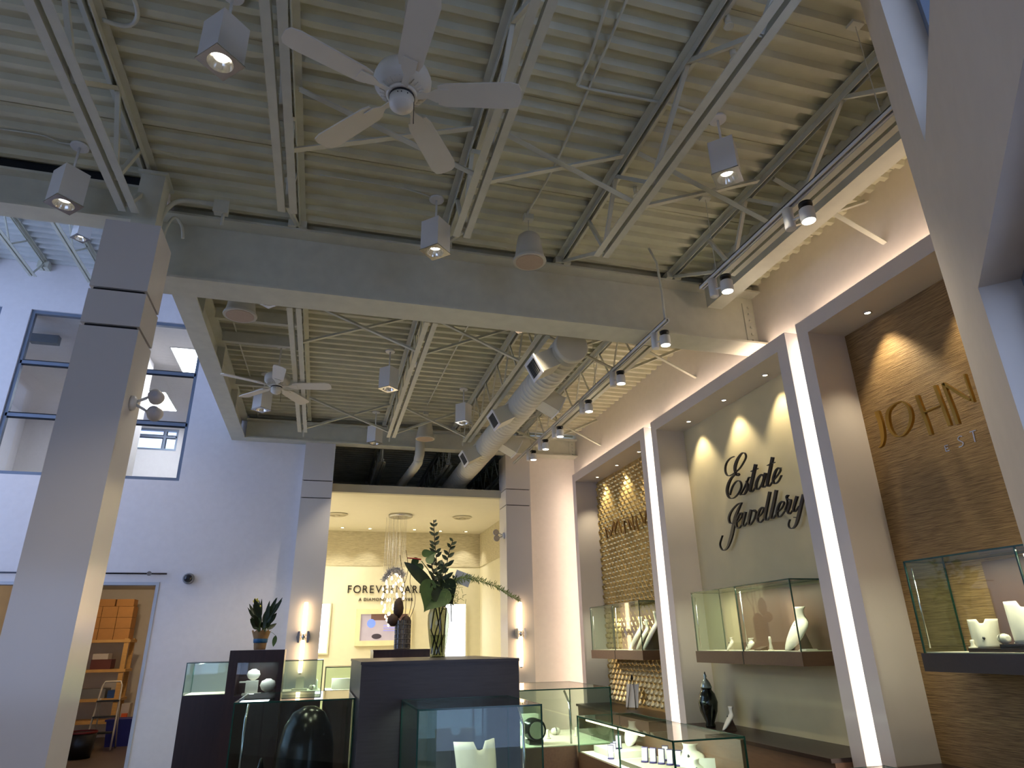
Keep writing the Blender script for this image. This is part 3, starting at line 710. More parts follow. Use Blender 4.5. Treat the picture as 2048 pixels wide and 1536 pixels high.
caps('narrow bronze capital letters on the gold scale-pattern niche panel',
 [[[(325,815,14),(345,930,14),(370,1060,14)],[(327,815,12),(400,930,12),(440,1010,12)],[(440,1010,10),(480,850,10),(508,690,10)],[(510,690,14),(530,830,14),(550,980,14)]],
  [[(600,640,10),(560,790,10),(540,920,10)],[(600,640,14),(640,800,14),(680,950,14)]],
  [[(735,670,14),(745,820,14),(760,960,14)],[(690,640,10),(830,590,10)]],
  [[(822,640,14),(850,760,14),(880,880,14)],[(824,640,12),(900,760,12),(965,880,12)],[(910,570,12),(930,700,12),(960,860,12)]],
  [[(985,560,10),(1010,700,10),(1035,830,12)],[(1000,760,10),(1035,840,12),(1060,900,12)]],
  [[(1075,500,14),(1120,600,14),(1155,720,14)],[(1225,460,12),(1205,600,12),(1190,740,12)],[(1060,500,8),(1250,440,8)]]],
 ZM, 4.165, .02, mat('bronze_letters', (120, 92, 50), .3, .7))

# ---------------------------------------------------------------- ceiling fans
def ceiling_fan(label, loc, ztop, R, a0, m, drop):
    """loc = centre of the blade plane"""
    t = thing('ceiling_fan', label, 'ceiling fan', loc)
    up = ztop-loc[2]
    obj('canopy', MB().lathe([(.02, up-.07), (.06, up-.06), (.075, up-.02), (.075, up)], 24), m, t)
    obj('downrod', MB().tube([(0, 0, .15), (0, 0, up-.05)], .011, 10), m, t)
    h = obj('motor_housing', MB().lathe([(.075, .005), (.105, .012), (.118, .03), (.126, .035), (.142, .06), (.145, .095), (.135, .125), (.10, .15), (.04, .165), (.02, .18)], 32), m, t)
    for k in range(28):
        a = 2*PI*k/28
        obj('vent_rib', MB().beam((.088*math.cos(a), .088*math.sin(a), .003), (.112*math.cos(a), .112*math.sin(a), .014), .005, .006), m, h)
    obj('hub_plate', MB().lathe([(.07, -.012), (.078, -.008), (.078, .004), (.07, .006)], 28), m, t)
    obj('dark_ring', MB().lathe([(.0635, -.024), (.0635, -.011)], 28), blackm, t)
    s_ = obj('switch_housing', MB().lathe([(.012, -.098), (.03, -.096), (.034, -.09), (.044, -.088), (.048, -.08), (.058, -.074), (.06, -.066), (.062, -.024)], 28), m, t)
    for a in (-2.0, -1.7, -1.2): obj('screw', MB().lathe([(.003, 0), (.003, .003)], 6, (0, 0, 0), 'X').xf(Matrix.Translation((.061*math.cos(a), .061*math.sin(a), -.038)) @ Matrix.Rotation(a, 4, 'Z')), blackm, s_)
    for k in range(5):
        a = a0+2*PI*k/5; ca = Matrix.Rotation(a, 4, 'Z') @ Matrix.Rotation(math.radians(-12), 4, 'X')
        out = [(.18, -.05), (.22, -.062), (R-.06, -.072), (R-.015, -.06), (R, -.03), (R, .03), (R-.015, .06), (R-.06, .072), (.22, .062), (.18, .05)]
        b = obj('blade', MB().prism(out, 2, -.004, .004).xf(ca), m, t)
        ir = MB().prism([(.06, -.018), (.13, -.014), (.17, -.035), (.235, -.035), (.235, .035), (.17, .035), (.13, .014), (.06, .018)], 2, -.010, -.005).xf(ca)
        obj('blade_arm', ir, m, b)
    obj('pull_chain', MB().tube([(.058, -.03, -.06), (.06, -.032, -.2)], .0018, 5), blackm, t)
    return t
fanm = mat('fan_white', (222, 218, 204), .45, var=.02)
fc = px(804, 190, 2, 4.12)
ceiling_fan('white five-blade ceiling fan hanging in the front bay', (fc.x, fc.y, 4.12), ZD, .60, math.radians(58), fanm, 0)
f2 = px(551, 772, 1, 7.48)
ceiling_fan('white five-blade ceiling fan on a long rod in the rear bay', (-.70, 7.48, f2.z), ZD, .62, math.radians(-12), fanm, 0)

# ---------------------------------------------------------------- cube pendant lamps
lampw = emitter('pendant_lamp', (255, 248, 232), 16.0)
reflm = mat('lamp_reflector', (190, 186, 176), .15, .9)
def pendant_proto():
    t = thing('pendant_lamp', '', 'pendant lamp', (0, 0, 0))
    w, h = .082, .26
    obj('canopy', MB().lathe([(.055, -.018), (.06, -.012), (.06, 0)], 20), white_metal, t)
    obj('stem', MB().tube([(0, 0, -.015), (0, 0, -.245)], .0085, 8), white_metal, t)
    b = MB()
    zt, zb = -.24, -.24-h
    b.add([(-w, -w, zt), (w, -w, zt), (w, w, zt), (-w, w, zt), (-w, -w, zb), (w, -w, zb), (w, w, zb), (-w, w, zb)], [(0, 1, 2, 3), (0, 4, 5, 1), (1, 5, 6, 2), (2, 6, 7, 3), (3, 7, 4, 0)])
    obj('housing', b, white_metal, t)
    n = 24; sq = []
    for k in range(n):
        a = 2*PI*k/n; c, s_ = math.cos(a), math.sin(a); q = (w+.006)/max(abs(c), abs(s_)); sq.append((q*c, q*s_))
    tr_ = MB().add([(x, y, zb-.008) for x, y in sq]+[(.066*math.cos(2*PI*k/n), .066*math.sin(2*PI*k/n), zb-.008) for k in range(n)]+[(x, y, zb) for x, y in sq],
                   [(k, n+k, n+(k+1) % n, (k+1) % n) for k in range(n)]+[(k, (k+1) % n, 2*n+(k+1) % n, 2*n+k) for k in range(n)])
    obj('square_trim', tr_, silver, t)
    r = obj('reflector', MB().lathe([(.066, zb-.008), (.06, zb+.01), (.042, zb+.035)], 24, caps=False), reflm, t)
    obj('bulb', MB().lathe([(.001, zb+.034), (.03, zb+.036), (.04, zb+.04)], 20, caps=False), lampw, r)
    spot('pendant_beam', (0, 0, zb+.03), (0, 0, 0), PEND_W, 95, .5, (255, 240, 214), t, .04)
    return t
PEND_W = 110
P0 = pendant_proto()
pl = [((-.745, 2.87), 'white cube pendant lamp hung left of the front ceiling fan'), ((-1.935, 4.40), 'white cube pendant lamp in front of the atrium beam'),
      ((2.38, 3.02), 'white cube pendant lamp hung beside the near track lights'), ((.635, 4.37), 'white cube pendant lamp just in front of the deep girder'),
      ((.565, 7.43), 'white cube pendant lamp on a round canopy in the middle of the rear bay'), ((.58, 9.75), 'white cube pendant lamp hung in front of the far steel beam'),
      ((1.70, 8.49), 'white cube pendant lamp left of the round duct')]
g4 = px(525, 800, 2, 4.55)
pl.append(((g4.x, g4.y), 'white cube pendant lamp seen under the rear fan'))
g5 = px(535, 603, 2, 4.42); g6 = px(1043, 655, 2, 4.42)
pl.append(((g5.x, g5.y), 'white cube pendant lamp tucked behind the girder beside the rear left speaker')); pl.append(((g6.x, g6.y), 'white cube pendant lamp tucked behind the girder left of the duct end'))
for i, ((x, y), lb) in enumerate(pl):
    o = P0 if i == 0 else dup(P0, (x, y, ZD), PI/4)
    o.location = (x, y, ZD); o.rotation_euler = (0, 0, PI/4); o['label'] = lb; o['group'] = 'white cube pendant lamps'
ga = px(162, 470, 2, 6.75)
dup(P0, (ga.x, ga.y, 7.20), PI/4, 'white cube pendant lamp under the high atrium roof', 'white cube pendant lamps')

# ---------------------------------------------------------------- hanging speakers
spkm = mat('speaker_shell', (196, 192, 178), .5, var=.02); grl = mat('speaker_grille', (176, 156, 136), .7, var=.05, scale=90)
def speaker(label, x, y, ztop, zbot, r):
    t = thing('pendant_speaker', label, 'speaker', (x, y, zbot)); h = ztop-zbot
    obj('shell', MB().lathe([(r, 0), (r, .02), (r*.93, .03), (r*.86, h*.3), (r*.74, h*.75), (r*.66, h*.92), (r*.5, h)], 28), spkm, t)
    obj('rim', MB().lathe([(r*1.0, -.002), (r*1.02, .006), (r*1.0, .02)], 28, caps=False), spkm, t)
    obj('grille', MB().lathe([(r*.84, -.004), (r*.84, .002)], 28), grl, t)
    up = ZD-zbot
    obj('hanger', MB().tube([(-.03, 0, h-.01), (0, 0, h+.05), (.03, 0, h-.01)], .003, 5).tube([(0, 0, h+.05), (0, 0, up-.05)], .003, 5), steel, t)
    obj('junction_box', MB().box((-.04, -.03, up-.05), (.04, .03, up)), steel, t)
    return t
speaker('white bell-shaped speaker hung in front of the deep girder', 1.42, 4.40, 4.72, 4.46, .135)
speaker('white bell-shaped speaker hung in front of the far steel beam', 1.325, 9.59, 4.74, 4.48, .145)
sl = px(480, 632, 2, 4.47)
speaker('white bell-shaped speaker tucked behind the girder over the rear left corner', sl.x, sl.y, 4.73, 4.47, .15)

# ---------------------------------------------------------------- track lights
TX, TZ = 2.76, 4.19
def track(label, y0, y1, hang):
    t = thing('light_track', label, 'light track', (TX, (y0+y1)/2, TZ))
    off_part(t, 'rail', MB().box((TX-.018, y0, TZ), (TX-.009, y1, TZ+.03)).box((TX+.009, y0, TZ), (TX+.018, y1, TZ+.03)).box((TX-.018, y0, TZ+.022), (TX+.018, y1, TZ+.03)), white_metal)
    off_part(t, 'slot', MB().box((TX-.009, y0+.01, TZ+.015), (TX+.009, y1-.01, TZ+.022)), blackm)
    for y in hang:
        w = off_part(t, 'hanger_wire', MB().tube([(TX, y, TZ+.03), (TX, y, ZD)], .003, 5), steel)
        obj('anchor', MB().box((TX-.04, y-.03, ZD-.02), (TX+.04, y+.03, ZD)), steel, w)
    return t
track('near white light track hung on wires beside the edge beam', 1.9, 4.05, (2.15, 3.82))
tk = track('long white light track running under the girder to the far wall', 4.62, 9.7, (6.3, 8.2))
off_part(tk, 'feed_conduit', MB().tube([(TX, 4.66, TZ+.03), (TX, 4.66, 4.5), (TX-.03, 4.64, 4.8), (TX-.12, 4.6, ZD)], .011, 8), steel)
spotm = emitter('track_lamp', (255, 244, 226), 10.0)
def track_spot():
    t = thing('track_spotlight', '', 'spotlight', (0, 0, 0))
    obj('driver_can', MB().lathe([(.03, -.155), (.034, -.15), (.034, 0)], 18, (0, .05, 0)), white_metal, t)
    obj('arm', MB().tube([(0, .03, -.1), (.02, -.03, -.11), (.03, -.07, -.11)], .008, 6), white_metal, t)
    h = obj('lamp_can', MB().lathe([(.046, -.175), (.047, -.17), (.047, -.09), (.043, -.085)], 20, (.03, -.08, 0)), white_metal, t)
    obj('heat_sink', MB().lathe([(.035, -.088), (.035, -.06), (.043, -.06), (.043, -.04)], 16, (.03, -.08, 0)), blackm, h)
    obj('lamp_face', MB().lathe([(.001, -.177), (.041, -.176)], 20, (.03, -.08, 0), caps=False), spotm, h)
    spot('track_beam', (.03, -.08, -.18), (0, math.radians(14), 0), TRACK_W, 50, .5, (255, 236, 206), t, .03)
    return t
TRACK_W = 90
S0 = track_spot()
for i, (y, rail) in enumerate([(2.92, 'near'), (3.84, 'near'), (4.83, 'long'), (5.79, 'long'), (6.68, 'long'), (7.68, 'long'), (8.28, 'long'), (8.84, 'long')]):
    o = S0 if i == 0 else dup(S0, (TX, y, TZ), 0)
    o.location = (TX, y, TZ)
    o['group'] = f'spotlights on the {rail} track'
    nth = ['second', 'first'][i] if rail == 'near' else ['first', 'second', 'third', 'fourth', 'fifth', 'sixth'][i-2]
    o['label'] = f"white cylinder spotlight on the {'near' if rail == 'near' else 'long rear'} track, {nth} from the girder"

# ---------------------------------------------------------------- spiral duct
DX, DZ, DR = 2.19, 4.29, .165
ductm = mat('duct_paint', (204, 200, 182), .5, var=.03, scale=5)
t = thing('spiral_duct', 'round white spiral duct running from the girder into the dark back space', 'duct', (DX, 8.6, DZ))
prof = []; y = 5.55
while y < 12.6:
    prof += [(DR, y), (DR, y+.085), (DR+.006, y+.092), (DR+.006, y+.098)]; y += .105
off_part(t, 'pipe', MB().lathe(prof, 32, (DX, 0, DZ), 'Y'), ductm)
off_part(t, 'end_cap', MB().lathe([(DR-.004, 5.50), (DR+.008, 5.51), (DR+.008, 5.56)], 32, (DX, 0, DZ), 'Y'), ductm)
grm = mat('grille_black', (12, 12, 14), .6)
def diffuser(y, side, L=.27, Hh=.19, out=.19):
    # built pointing along +x, then swung down about the duct axis
    R = Matrix.Translation((DX, 0, DZ)) @ Matrix.Scale(side, 4, (1, 0, 0)) @ Matrix.Rotation(math.radians(28), 4, 'Y')
    x0, x1 = DR-.06, DR+out
    d = off_part(t, 'diffuser', MB().add([(x0, y-L/2, -Hh/2), (x0, y+L/2, -Hh/2), (x0, y+L/2, Hh/2), (x0, y-L/2, Hh/2), (x1, y-L/2, -Hh/2), (x1, y+L/2, -Hh/2), (x1, y+L/2, Hh/2), (x1, y-L/2, Hh/2)],
        [(0, 1, 2, 3), (7, 6, 5, 4), (0, 4, 5, 1), (1, 5, 6, 2), (2, 6, 7, 3), (3, 7, 4, 0)]).xf(R), ductm)
    e = .018; fr = MB()
    for lo, hi in (((-L/2-.012, -Hh/2-.012), (L/2+.012, -Hh/2+e)), ((-L/2-.012, Hh/2-e), (L/2+.012, Hh/2+.012)), ((-L/2-.012, -Hh/2+e), (-L/2+e, Hh/2-e)), ((L/2-e, -Hh/2+e), (L/2+.012, Hh/2-e))):
        fr.box((x1, y+lo[0], lo[1]), (x1+.014, y+hi[0], hi[1]))
    obj('grille_frame', fr.xf(R), white_metal, d)
    obj('grille_back', MB().box((x1, y-L/2+e, -Hh/2+e), (x1+.003, y+L/2-e, Hh/2-e)).xf(R), grm, d)
    for k in range(7):
        yy = y-L/2+e+(L-2*e)*(k+.5)/7
        obj('grille_bar', MB().box((x1+.003, yy-.003, -Hh/2+e), (x1+.010, yy+.003, Hh/2-e)).xf(R), mat('grille_bar_grey', (120, 118, 110), .5), d)
for (u, v) in ((1072, 715), (991, 826), (931, 897)): diffuser(px(u, v, 0, DX-DR-.13).y, -1)
for (u, v) in ((1112, 788), (1030, 878)): diffuser(px(u, v, 0, DX+DR+.13).y, 1)
for y in (5.9, 7.9, 9.6): off_part(t, 'strap', MB().tube([(DX, y, DZ+DR), (DX, y, ZD)], .006, 5), steel)
t = thing('elbow_duct', 'small white round duct bending down from the far beam into the dark space', 'duct', (1.32, 10.3, 4.4))
e0 = [(1.325, 9.75, 4.75)]
pts = [(1.32, 10.1, 4.62), (1.32, 10.1, 4.40), (1.31, 10.16, 4.32), (1.30, 10.35, 4.26), (1.2, 11.6, 4.22), (1.15, 12.4, 4.22)]
off_part(t, 'pipe', MB().tube(catmull(pts, 5), .075, 18), ductm)
# small fixtures and conduits on the deck
def conduit(label, pts, r=.011, n=8):
    P = catmull(pts, 6); c = Vector(P[0]); o = obj('conduit', MB().tube([Vector(p)-c for p in P], r, n), steel); return tag(o, label, 'conduit', None, c)
def zp(u, v, z): return tuple(px(u, v, 2, z))
# conduits rising from the column top and curling over to a box
A = [(-1.40, 4.60, 4.28), (-1.40, 4.62, 4.5), (-1.37, 4.66, 4.68), (-1.28, 4.66, 4.76), (-1.05, 4.66, 4.77)]
conduit('white bent conduit curling from the column top to a ceiling box', A, .018)
conduit('thin white bent conduit beside the thicker column conduit', [(-1.36, 4.66, 4.28), (-1.36, 4.68, 4.5), (-1.33, 4.72, 4.64), (-1.28, 4.76, 4.6), (-1.26, 4.78, 4.50)], .011)
o = obj('junction_box', MB().box((-.05, -.03, -.05), (.05, .03, .05)).box((-.055, -.034, -.055), (.055, -.03, .055)).lathe([(.012, -.16), (.012, -.05)], 8, (.02, 0, 0)), steel); tag(o, 'white octagonal conduit box above the girder end', 'junction box', None, (-1.0, 4.66, 4.74))
conduit('white conduit bending across the deck at the top left', [zp(245, -60, ZD-.02), zp(272, 10, ZD-.02), zp(272, 40, ZD-.02), zp(250, 52, ZD-.02), zp(205, 40, ZD-.02)], .013)
conduit('white conduit making a right-angle bend on the deck right of the fan', [zp(1228, -40, ZD-.015), zp(1185, 100, ZD-.015), zp(1160, 160, ZD-.015), zp(1172, 176, ZD-.015), zp(1320, 205, ZD-.015), zp(1390, 225, ZD-.015)], .010)
conduit('thin straight white conduit along the deck right of the fan', [zp(1262, -20, ZD-.012), zp(1170, 195, ZD-.012), zp(1110, 330, ZD-.012), zp(1052, 432, ZD-.012)], .009)
conduit('thin white cable run along the deck toward the cube lamp before the girder', [zp(640, 350, ZD-.008), zp(780, 372, ZD-.008), zp(835, 385, ZD-.008), zp(870, 398, ZD-.008)], .006)
conduit('thin white cable run along the deck toward the cube lamp by the atrium beam', [zp(-20, 255, ZD-.008), zp(80, 270, ZD-.008), zp(120, 285, ZD-.008), zp(160, 290, ZD-.008)], .006)
conduit('long thin white conduit along the deck between rear bay joists', [zp(940, 645, ZD-.012), zp(900, 720, ZD-.012), zp(855, 810, ZD-.012)], .009)
conduit('thin white conduit along the deck near the side beam in the rear bay', [zp(455, 600, ZD-.012), zp(480, 690, ZD-.012), zp(505, 770, ZD-.012), zp(516, 835, ZD-.012)], .009)
def box_at(label, u, v, kind='sprinkler_head'):
    p = px(u, v, 2, ZD-.05)
    t = thing(kind, label, 'sprinkler', (p.x, p.y, ZD))
    obj('fitting', MB().lathe([(.02, -.05), (.02, 0)], 10), steel, t); obj('deflector', MB().lathe([(.028, -.085), (.03, -.082)], 12), steel, t)
    obj('frame_arms', MB().tube([(.015, 0, -.05), (.014, 0, -.082)], .003, 5).tube([(-.015, 0, -.05), (-.014, 0, -.082)], .003, 5), steel, t)
box_at('small white sprinkler head beside the fourth front joist', 1272, 385)
box_at('small white sprinkler head near the top of the fourth front joist', 1467, 112)
box_at('small white sprinkler head above the near speaker', 1456, 45)
p = px(833, 727, 2, 4.55)
o = obj('smoke_detector', MB().lathe([(.05, -.03), (.06, -.02), (.06, 0)], 20).tube([(0, 0, 0), (0, 0, ZD-4.55)], .006, 6), white_metal); tag(o, 'round white smoke detector below the second rear joist', 'detector', None, (p.x, p.y, 4.55))

# ---------------------------------------------------------------- island showcases
def showcase(label, x0, x1, y0, y1, zb, z1, base_m, joints_y=(), back=None, pad=True, rods=(), lit=0):
    t = thing('glass_showcase', label, 'showcase', ((x0+x1)/2, (y0+y1)/2, 0))
    off_part(t, 'cabinet', MB().box((x0, y0, .08), (x1, y1, zb)), base_m)
    off_part(t, 'toe_kick', MB().box((x0+.04, y0+.04, 0), (x1-.04, y1-.04, .08)), blackm)
    if pad: off_part(t, 'deck_pad', MB().box((x0+.015, y0+.015, zb), (x1-.015, y1-.015, zb+.006)), mat('pad_cream', (222, 214, 196), .7))
    glass_box(t, x0, x1, y0, y1, zb, z1, joints_y)
    if back == 'x': off_part(t, 'back_panel', MB().box((x1-.03, y0+.01, zb), (x1-.012, y1-.01, z1-.02)), wood_mid)
    if lit:
        l = bpy.data.lights.new('case_led', 'AREA'); l.shape = 'RECTANGLE'; l.size = .03; l.size_y = (y1-y0)*.85; l.energy = lit; l.color = lin((246, 255, 244))
        lo = bpy.data.objects.new('case_led', l); col.objects.link(lo); lo.parent = t; lo.location = Vector((x0+.05, (y0+y1)/2, z1-.025))-t.location; lo.rotation_euler = (0, math.radians(-18), 0)
    for (x, y) in rods: off_part(t, 'light_rod', MB().tube([(x, y, zb+.01), (x, y, z1-.12), (x+.0, y+.12, z1-.03)], .009, 8), chrome)
    return t
t = thing('display_tower', 'charcoal display tower carrying the tall vase behind the front showcase', 'pedestal', (.885, 5.86, 0))
off_part(t, 'body', MB().box((.31, 5.1, .0), (1.46, 6.62, 1.43)), wood_grey)
off_part(t, 'top_board', MB().box((.305, 5.095, 1.43), (1.465, 6.625, 1.45)), wood_grey)
showcase('front glass showcase standing before the charcoal tower', .60, 1.37, 4.28, 5.09, .62, 1.2, wood_dark, rods=((1.27, 4.36),), lit=2)
showcase('glass showcase with black domed displays left of the charcoal tower', -.53, .30, 5.42, 6.45, .55, 1.2, blackm, rods=((-.45, 5.52),), pad=False)
showcase('glass showcase with black bangle roll right of the charcoal tower', 1.48, 2.40, 5.6, 6.6, .78, 1.2, wood_mid, (6.1,), rods=((2.05, 5.66),), lit=12)
LC = showcase('long low glass counter with brown back beside the niche wall', 2.07, 2.56, 3.96, 5.56, .74, 1.0, wood_mid, (4.76,), back='x', lit=9)
off_part(LC, 'light_bar', MB().box((2.085, 4.4, .975), (2.105, 5.4, .99)), emitter('case_bar', (255, 226, 186), 5.))
sc2 = showcase('small glass counter with dark base near the grasscloth niche', 2.62, 3.35, 2.85, 3.75, .5, .83, wood_dark)
# contents of the front showcase
necklace_bust('large cream necklace bust inside the front showcase', (1.08, 4.62, .626), .34, .27, .25, square=True)
# black domed displays left of the tower
velvet = mat('black_velvet', (7, 6, 7), .22, var=.1, spec=.35)
o = obj('domed_bust', MB().lathe([(.2, 0), (.215, .1), (.21, .28), (.18, .42), (.12, .52), (.05, .56), (.002, .565)], 28), velvet); tag(o, 'large glossy black domed display inside the left showcase', 'bust', None, (-.02, 6.0, .556))
o = obj('ring_cone', MB().lathe([(.05, 0), (.05, .03), (.028, .16), (.01, .24), (.002, .245)], 18), velvet); tag(o, 'small black cone display inside the left showcase', 'stand', None, (-.33, 5.8, .556))
# black bangle roll with cream end
t = thing('bangle_roll', 'black bangle roll with cream round end inside the right showcase', 'bangle roll', (1.78, 5.72, .786))
R0 = .085
obj('roll', MB().lathe([(R0*.9, 0), (R0, .02), (R0*.93, .035), (R0, .05), (R0*.93, .065), (R0, .08), (R0*.93, .095), (R0, .11), (R0*.95, .16)], 26, (0, 0, R0+.02), 'Y'), velvet, t)
obj('end_disc', MB().lathe([(R0*.74, -.006), (R0*.74, .002)], 26, (0, 0, R0+.02), 'Y'), white_bust, t)
obj('foot', MB().box((-.06, .02, 0), (.06, .14, .03)), velvet, t)
for k, (x, y) in enumerate(((1.62, 6.0), (1.7, 6.2), (1.86, 6.3), (1.98, 6.05), (2.12, 6.25), (2.26, 6.1))):
    (ring_stand if k % 2 else bracelet_pillow)(['cream bracelet pillow inside the right showcase', 'cream ring finger stand inside the right showcase'][k % 2], (x, y, .786), group=['bracelet pillows in the right showcase', 'ring stands in the right showcase'][k % 2])
o = obj('riser_block', MB().box((-.11, -.09, 0), (.11, .09, .1)).box((-.09, -.02, .1), (.09, .085, .16)), white_bust); tag(o, 'cream stepped riser block in the right showcase', 'riser', None, (1.92, 6.42, .786))
# contents of the low counter: earring cards on purple feet, risers, a rocking bust
purple = mat('purple_velvet', (48, 34, 92), .6, var=.15)
ZC = .746
o = obj('riser_tray', MB().box((-.19, -.26, 0), (.19, .26, .03)), mat('tray_taupe', (150, 140, 124), .6)); tag(o, 'taupe tray carrying the purple earring stands', 'tray', None, (2.32, 4.62, ZC))
o = obj('riser_tray', MB().box((-.16, -.2, 0), (.16, .2, .045)), white_bust); tag(o, 'cream tray further along the low counter', 'tray', None, (2.34, 5.3, ZC))
def earring_card(label, loc, rz, g):
    t = thing('earring_stand', label, 'stand', loc, rz, g)
    obj('card', MB().prism([(-.004, 0), (.01, 0), (.022, .085), (.008, .085)], 0, -.018, .018), mat('card_ivory', (240, 236, 224), .5), t)
    obj('velvet_back', MB().prism([(.0105, 0), (.018, 0), (.030, .09), (.0225, .09)], 0, -.022, .022), purple, t)
    obj('foot', MB().lathe([(.026, 0), (.024, .01)], 16), purple, t)
for k in range(5): earring_card('ivory earring card with purple velvet back in the row on the taupe tray', (2.24+.035*k, 4.72-.055*k, ZC+.03), -.75, 'row of purple earring stands')
earring_card('single ivory earring card with purple back behind the row', (2.40, 4.72, ZC+.03), -.6, None)
earring_card('single ivory earring card with purple foot on the cream tray', (2.28, 5.24, ZC+.045), -.5, None)
for k in range(3): earring_card('ivory earring card with purple foot at the far part of the low counter', (2.16+.06*k, 5.12+.09*k, ZC), -.5, 'earring cards at the far part of the low counter')
necklace_bust('white bust tipped back like a rocker on the low counter', (2.40, 5.32, ZC+.045), .17, .12, -.9)
necklace_bust('wide white bust curling up at the end of the low counter', (2.40, 4.42, ZC), .16, .2, -.8)
necklace_bust('white earring bust near the glass end of the low counter', (2.30, 4.12, ZC), .12, .1, -.4)
o = obj('white_card', MB().prism([(-.003, 0), (.006, 0), (.03, .11), (.021, .11)], 0, -.05, .05), mat('card_ivory', (240, 236, 224), .5)); tag(o, 'plain white display card near the glass end of the low counter', 'card', None, (2.42, 4.2, ZC)); o.rotation_euler = (0, 0, -.5)
for k, (x, y) in enumerate(((2.2, 4.28), (2.16, 4.2), (2.25, 4.16))): ring_stand('small cream ring stand near the glass end of the low counter', (x, y, ZC), .06, 'ring stands at the glass end of the low counter')

# left dark cabinets with glass tops
t = showcase('long dark cabinet with low glass top along the far left wall', -1.45, .09, 9.0, 9.55, 1.06, 1.41, wood_dark, lit=5)
t = showcase('dark cabinet with pale glass top right of the long far cabinet', .12, .66, 9.0, 9.5, 1.06, 1.325, wood_dark, lit=5)
o = obj('ring_tray', MB().box((-.09, -.05, 0), (.09, .05, .02)).prism([(-.05, .02), (.05, .02), (.045, .15), (-.045, .15)], 1, .0, .04), white_bust); tag(o, 'cream ring tray with upright back in the long far cabinet', 'tray', None, (-.17, 9.2, 1.066))
bracelet_pillow('cream pillow beside the ring tray in the long far cabinet', (-.02, 9.2, 1.066), .3)
ring_stand('tall ring stand at the end of the long far cabinet', (.03, 9.15, 1.066), .12)
o = obj('block_stand', MB().box((-.17, -.06, 0), (.17, .06, .12)), white_bust); tag(o, 'wide pale display block in the cabinet right of the long far cabinet', 'riser', None, (.38, 9.2, 1.066))
t = thing('display_cabinet', 'espresso cabinet with lit display window carrying the potted plant', 'cabinet', (-.65, 8.75, 0))
x0, x1, y0, y1 = -.945, -.355, 8.55, 8.95
off_part(t, 'base', MB().box((x0, y0, 0), (x1, y1, 1.06)), wood_dark)
off_part(t, 'head', MB().box((x0, y0, 1.405), (x1, y1, 1.535)), wood_dark)
off_part(t, 'side', MB().box((x0, y0, 1.06), (-.85, y1, 1.405)), wood_dark); off_part(t, 'side', MB().box((-.41, y0, 1.06), (x1, y1, 1.405)), wood_dark)
off_part(t, 'back', MB().box((-.85, y1-.03, 1.06), (-.41, y1, 1.405)), wood_dark)
off_part(t, 'pane', MB().box((-.85, y0+.01, 1.06), (-.41, y0+.016, 1.405)), glass_g)
l = bpy.data.lights.new('window_lamp', 'AREA'); l.size = .3; l.energy = 2.2; l.color = lin((235, 240, 255)); lo = bpy.data.objects.new('window_lamp', l); col.objects.link(lo); lo.parent = t; lo.location = Vector((-.63, 8.68, 1.40))-t.location
o = obj('step_stand', MB().box((-.13, -.06, 0), (.07, .06, .02)).box((-.10, -.04, .02), (.03, .05, .15)).box((-.17, -.03, .13), (-.08, .03, .145)), white_bust); tag(o, 'white stepped stand inside the lit display window', 'stand', None, (-.65, 8.72, 1.06))
def shell_bust(label, loc, r):
    t = thing('shell_bust', label, 'bust', loc)
    obj('form', MB().lathe([(r*.2, -.0), (r*.75, r*.35), (r, r*.85), (r*.8, r*1.35), (r*.45, r*1.5), (r*.3, r*1.62)], 20).xf(Matrix.Scale(.45, 4, (0, 1, 0))), white_bust, t)
shell_bust('rounded white bust on top of the stand in the lit window', (-.68, 8.73, 1.21), .075)
shell_bust('larger rounded white bust beside the stand in the lit window', (-.51, 8.72, 1.08), .09)
t = thing('display_tower', 'low espresso pedestal in front of the back room carrying the ribbed vase', 'pedestal', (1.07, 9.45, 0))
off_part(t, 'body', MB().box((.70, 9.2, 0), (1.43, 9.7, 1.49)), wood_dark); off_part(t, 'top_board', MB().box((.695, 9.195, 1.49), (1.435, 9.705, 1.507)), wood_dark)

# ---------------------------------------------------------------- vases and plants
leafd = mat('leaf_dark', (36, 52, 26), .45, var=.3, scale=12); leafm = mat('leaf_mid', (70, 96, 44), .45, var=.25, scale=10); leaff = mat('fern_green', (104, 122, 60), .6, var=.3, scale=14)
stemm = mat('stem_brown', (58, 50, 28), .6, var=.2); vasem = glass('vase_glass', (186, 190, 176), .03, 1.5)
def yp(u, v, y, dy=0.): q = px(u, v, 1, y+dy); return q
VY = 6.0
vb = px(875, 1318, 2, 1.452); VY = vb.y = 6.0; vb = px(875, 1318, 1, 6.0)
t = thing('glass_vase', 'tall smoky glass vase on the charcoal tower', 'vase', (vb.x, VY, 1.452))
prof = [(r*1.2, h*1.14) for r, h in [(.052, 0), (.055, .01), (.052, .03), (.068, .14), (.078, .24), (.077, .30), (.062, .345), (.05, .355), (.052, .37)]]
obj('wall', MB().lathe(prof, 28, caps=False), vasem, t); obj('foot', MB().lathe([(.05, .001), (.05, .014)], 24), vasem, t)
obj('water', MB().lathe([(.046, .016), (.046, .03), (.061, .14), (.066, .18)], 24), glass('vase_water', (214, 222, 206), 0, 1.1), t)
t = thing('flower_bouquet', 'bouquet of anthurium, leafy branches and fern in the tall glass vase', 'flowers', (vb.x, VY, 1.5))
def fl(name, mb, m, kind=None): return off_part(t, name, mb, m, kind)
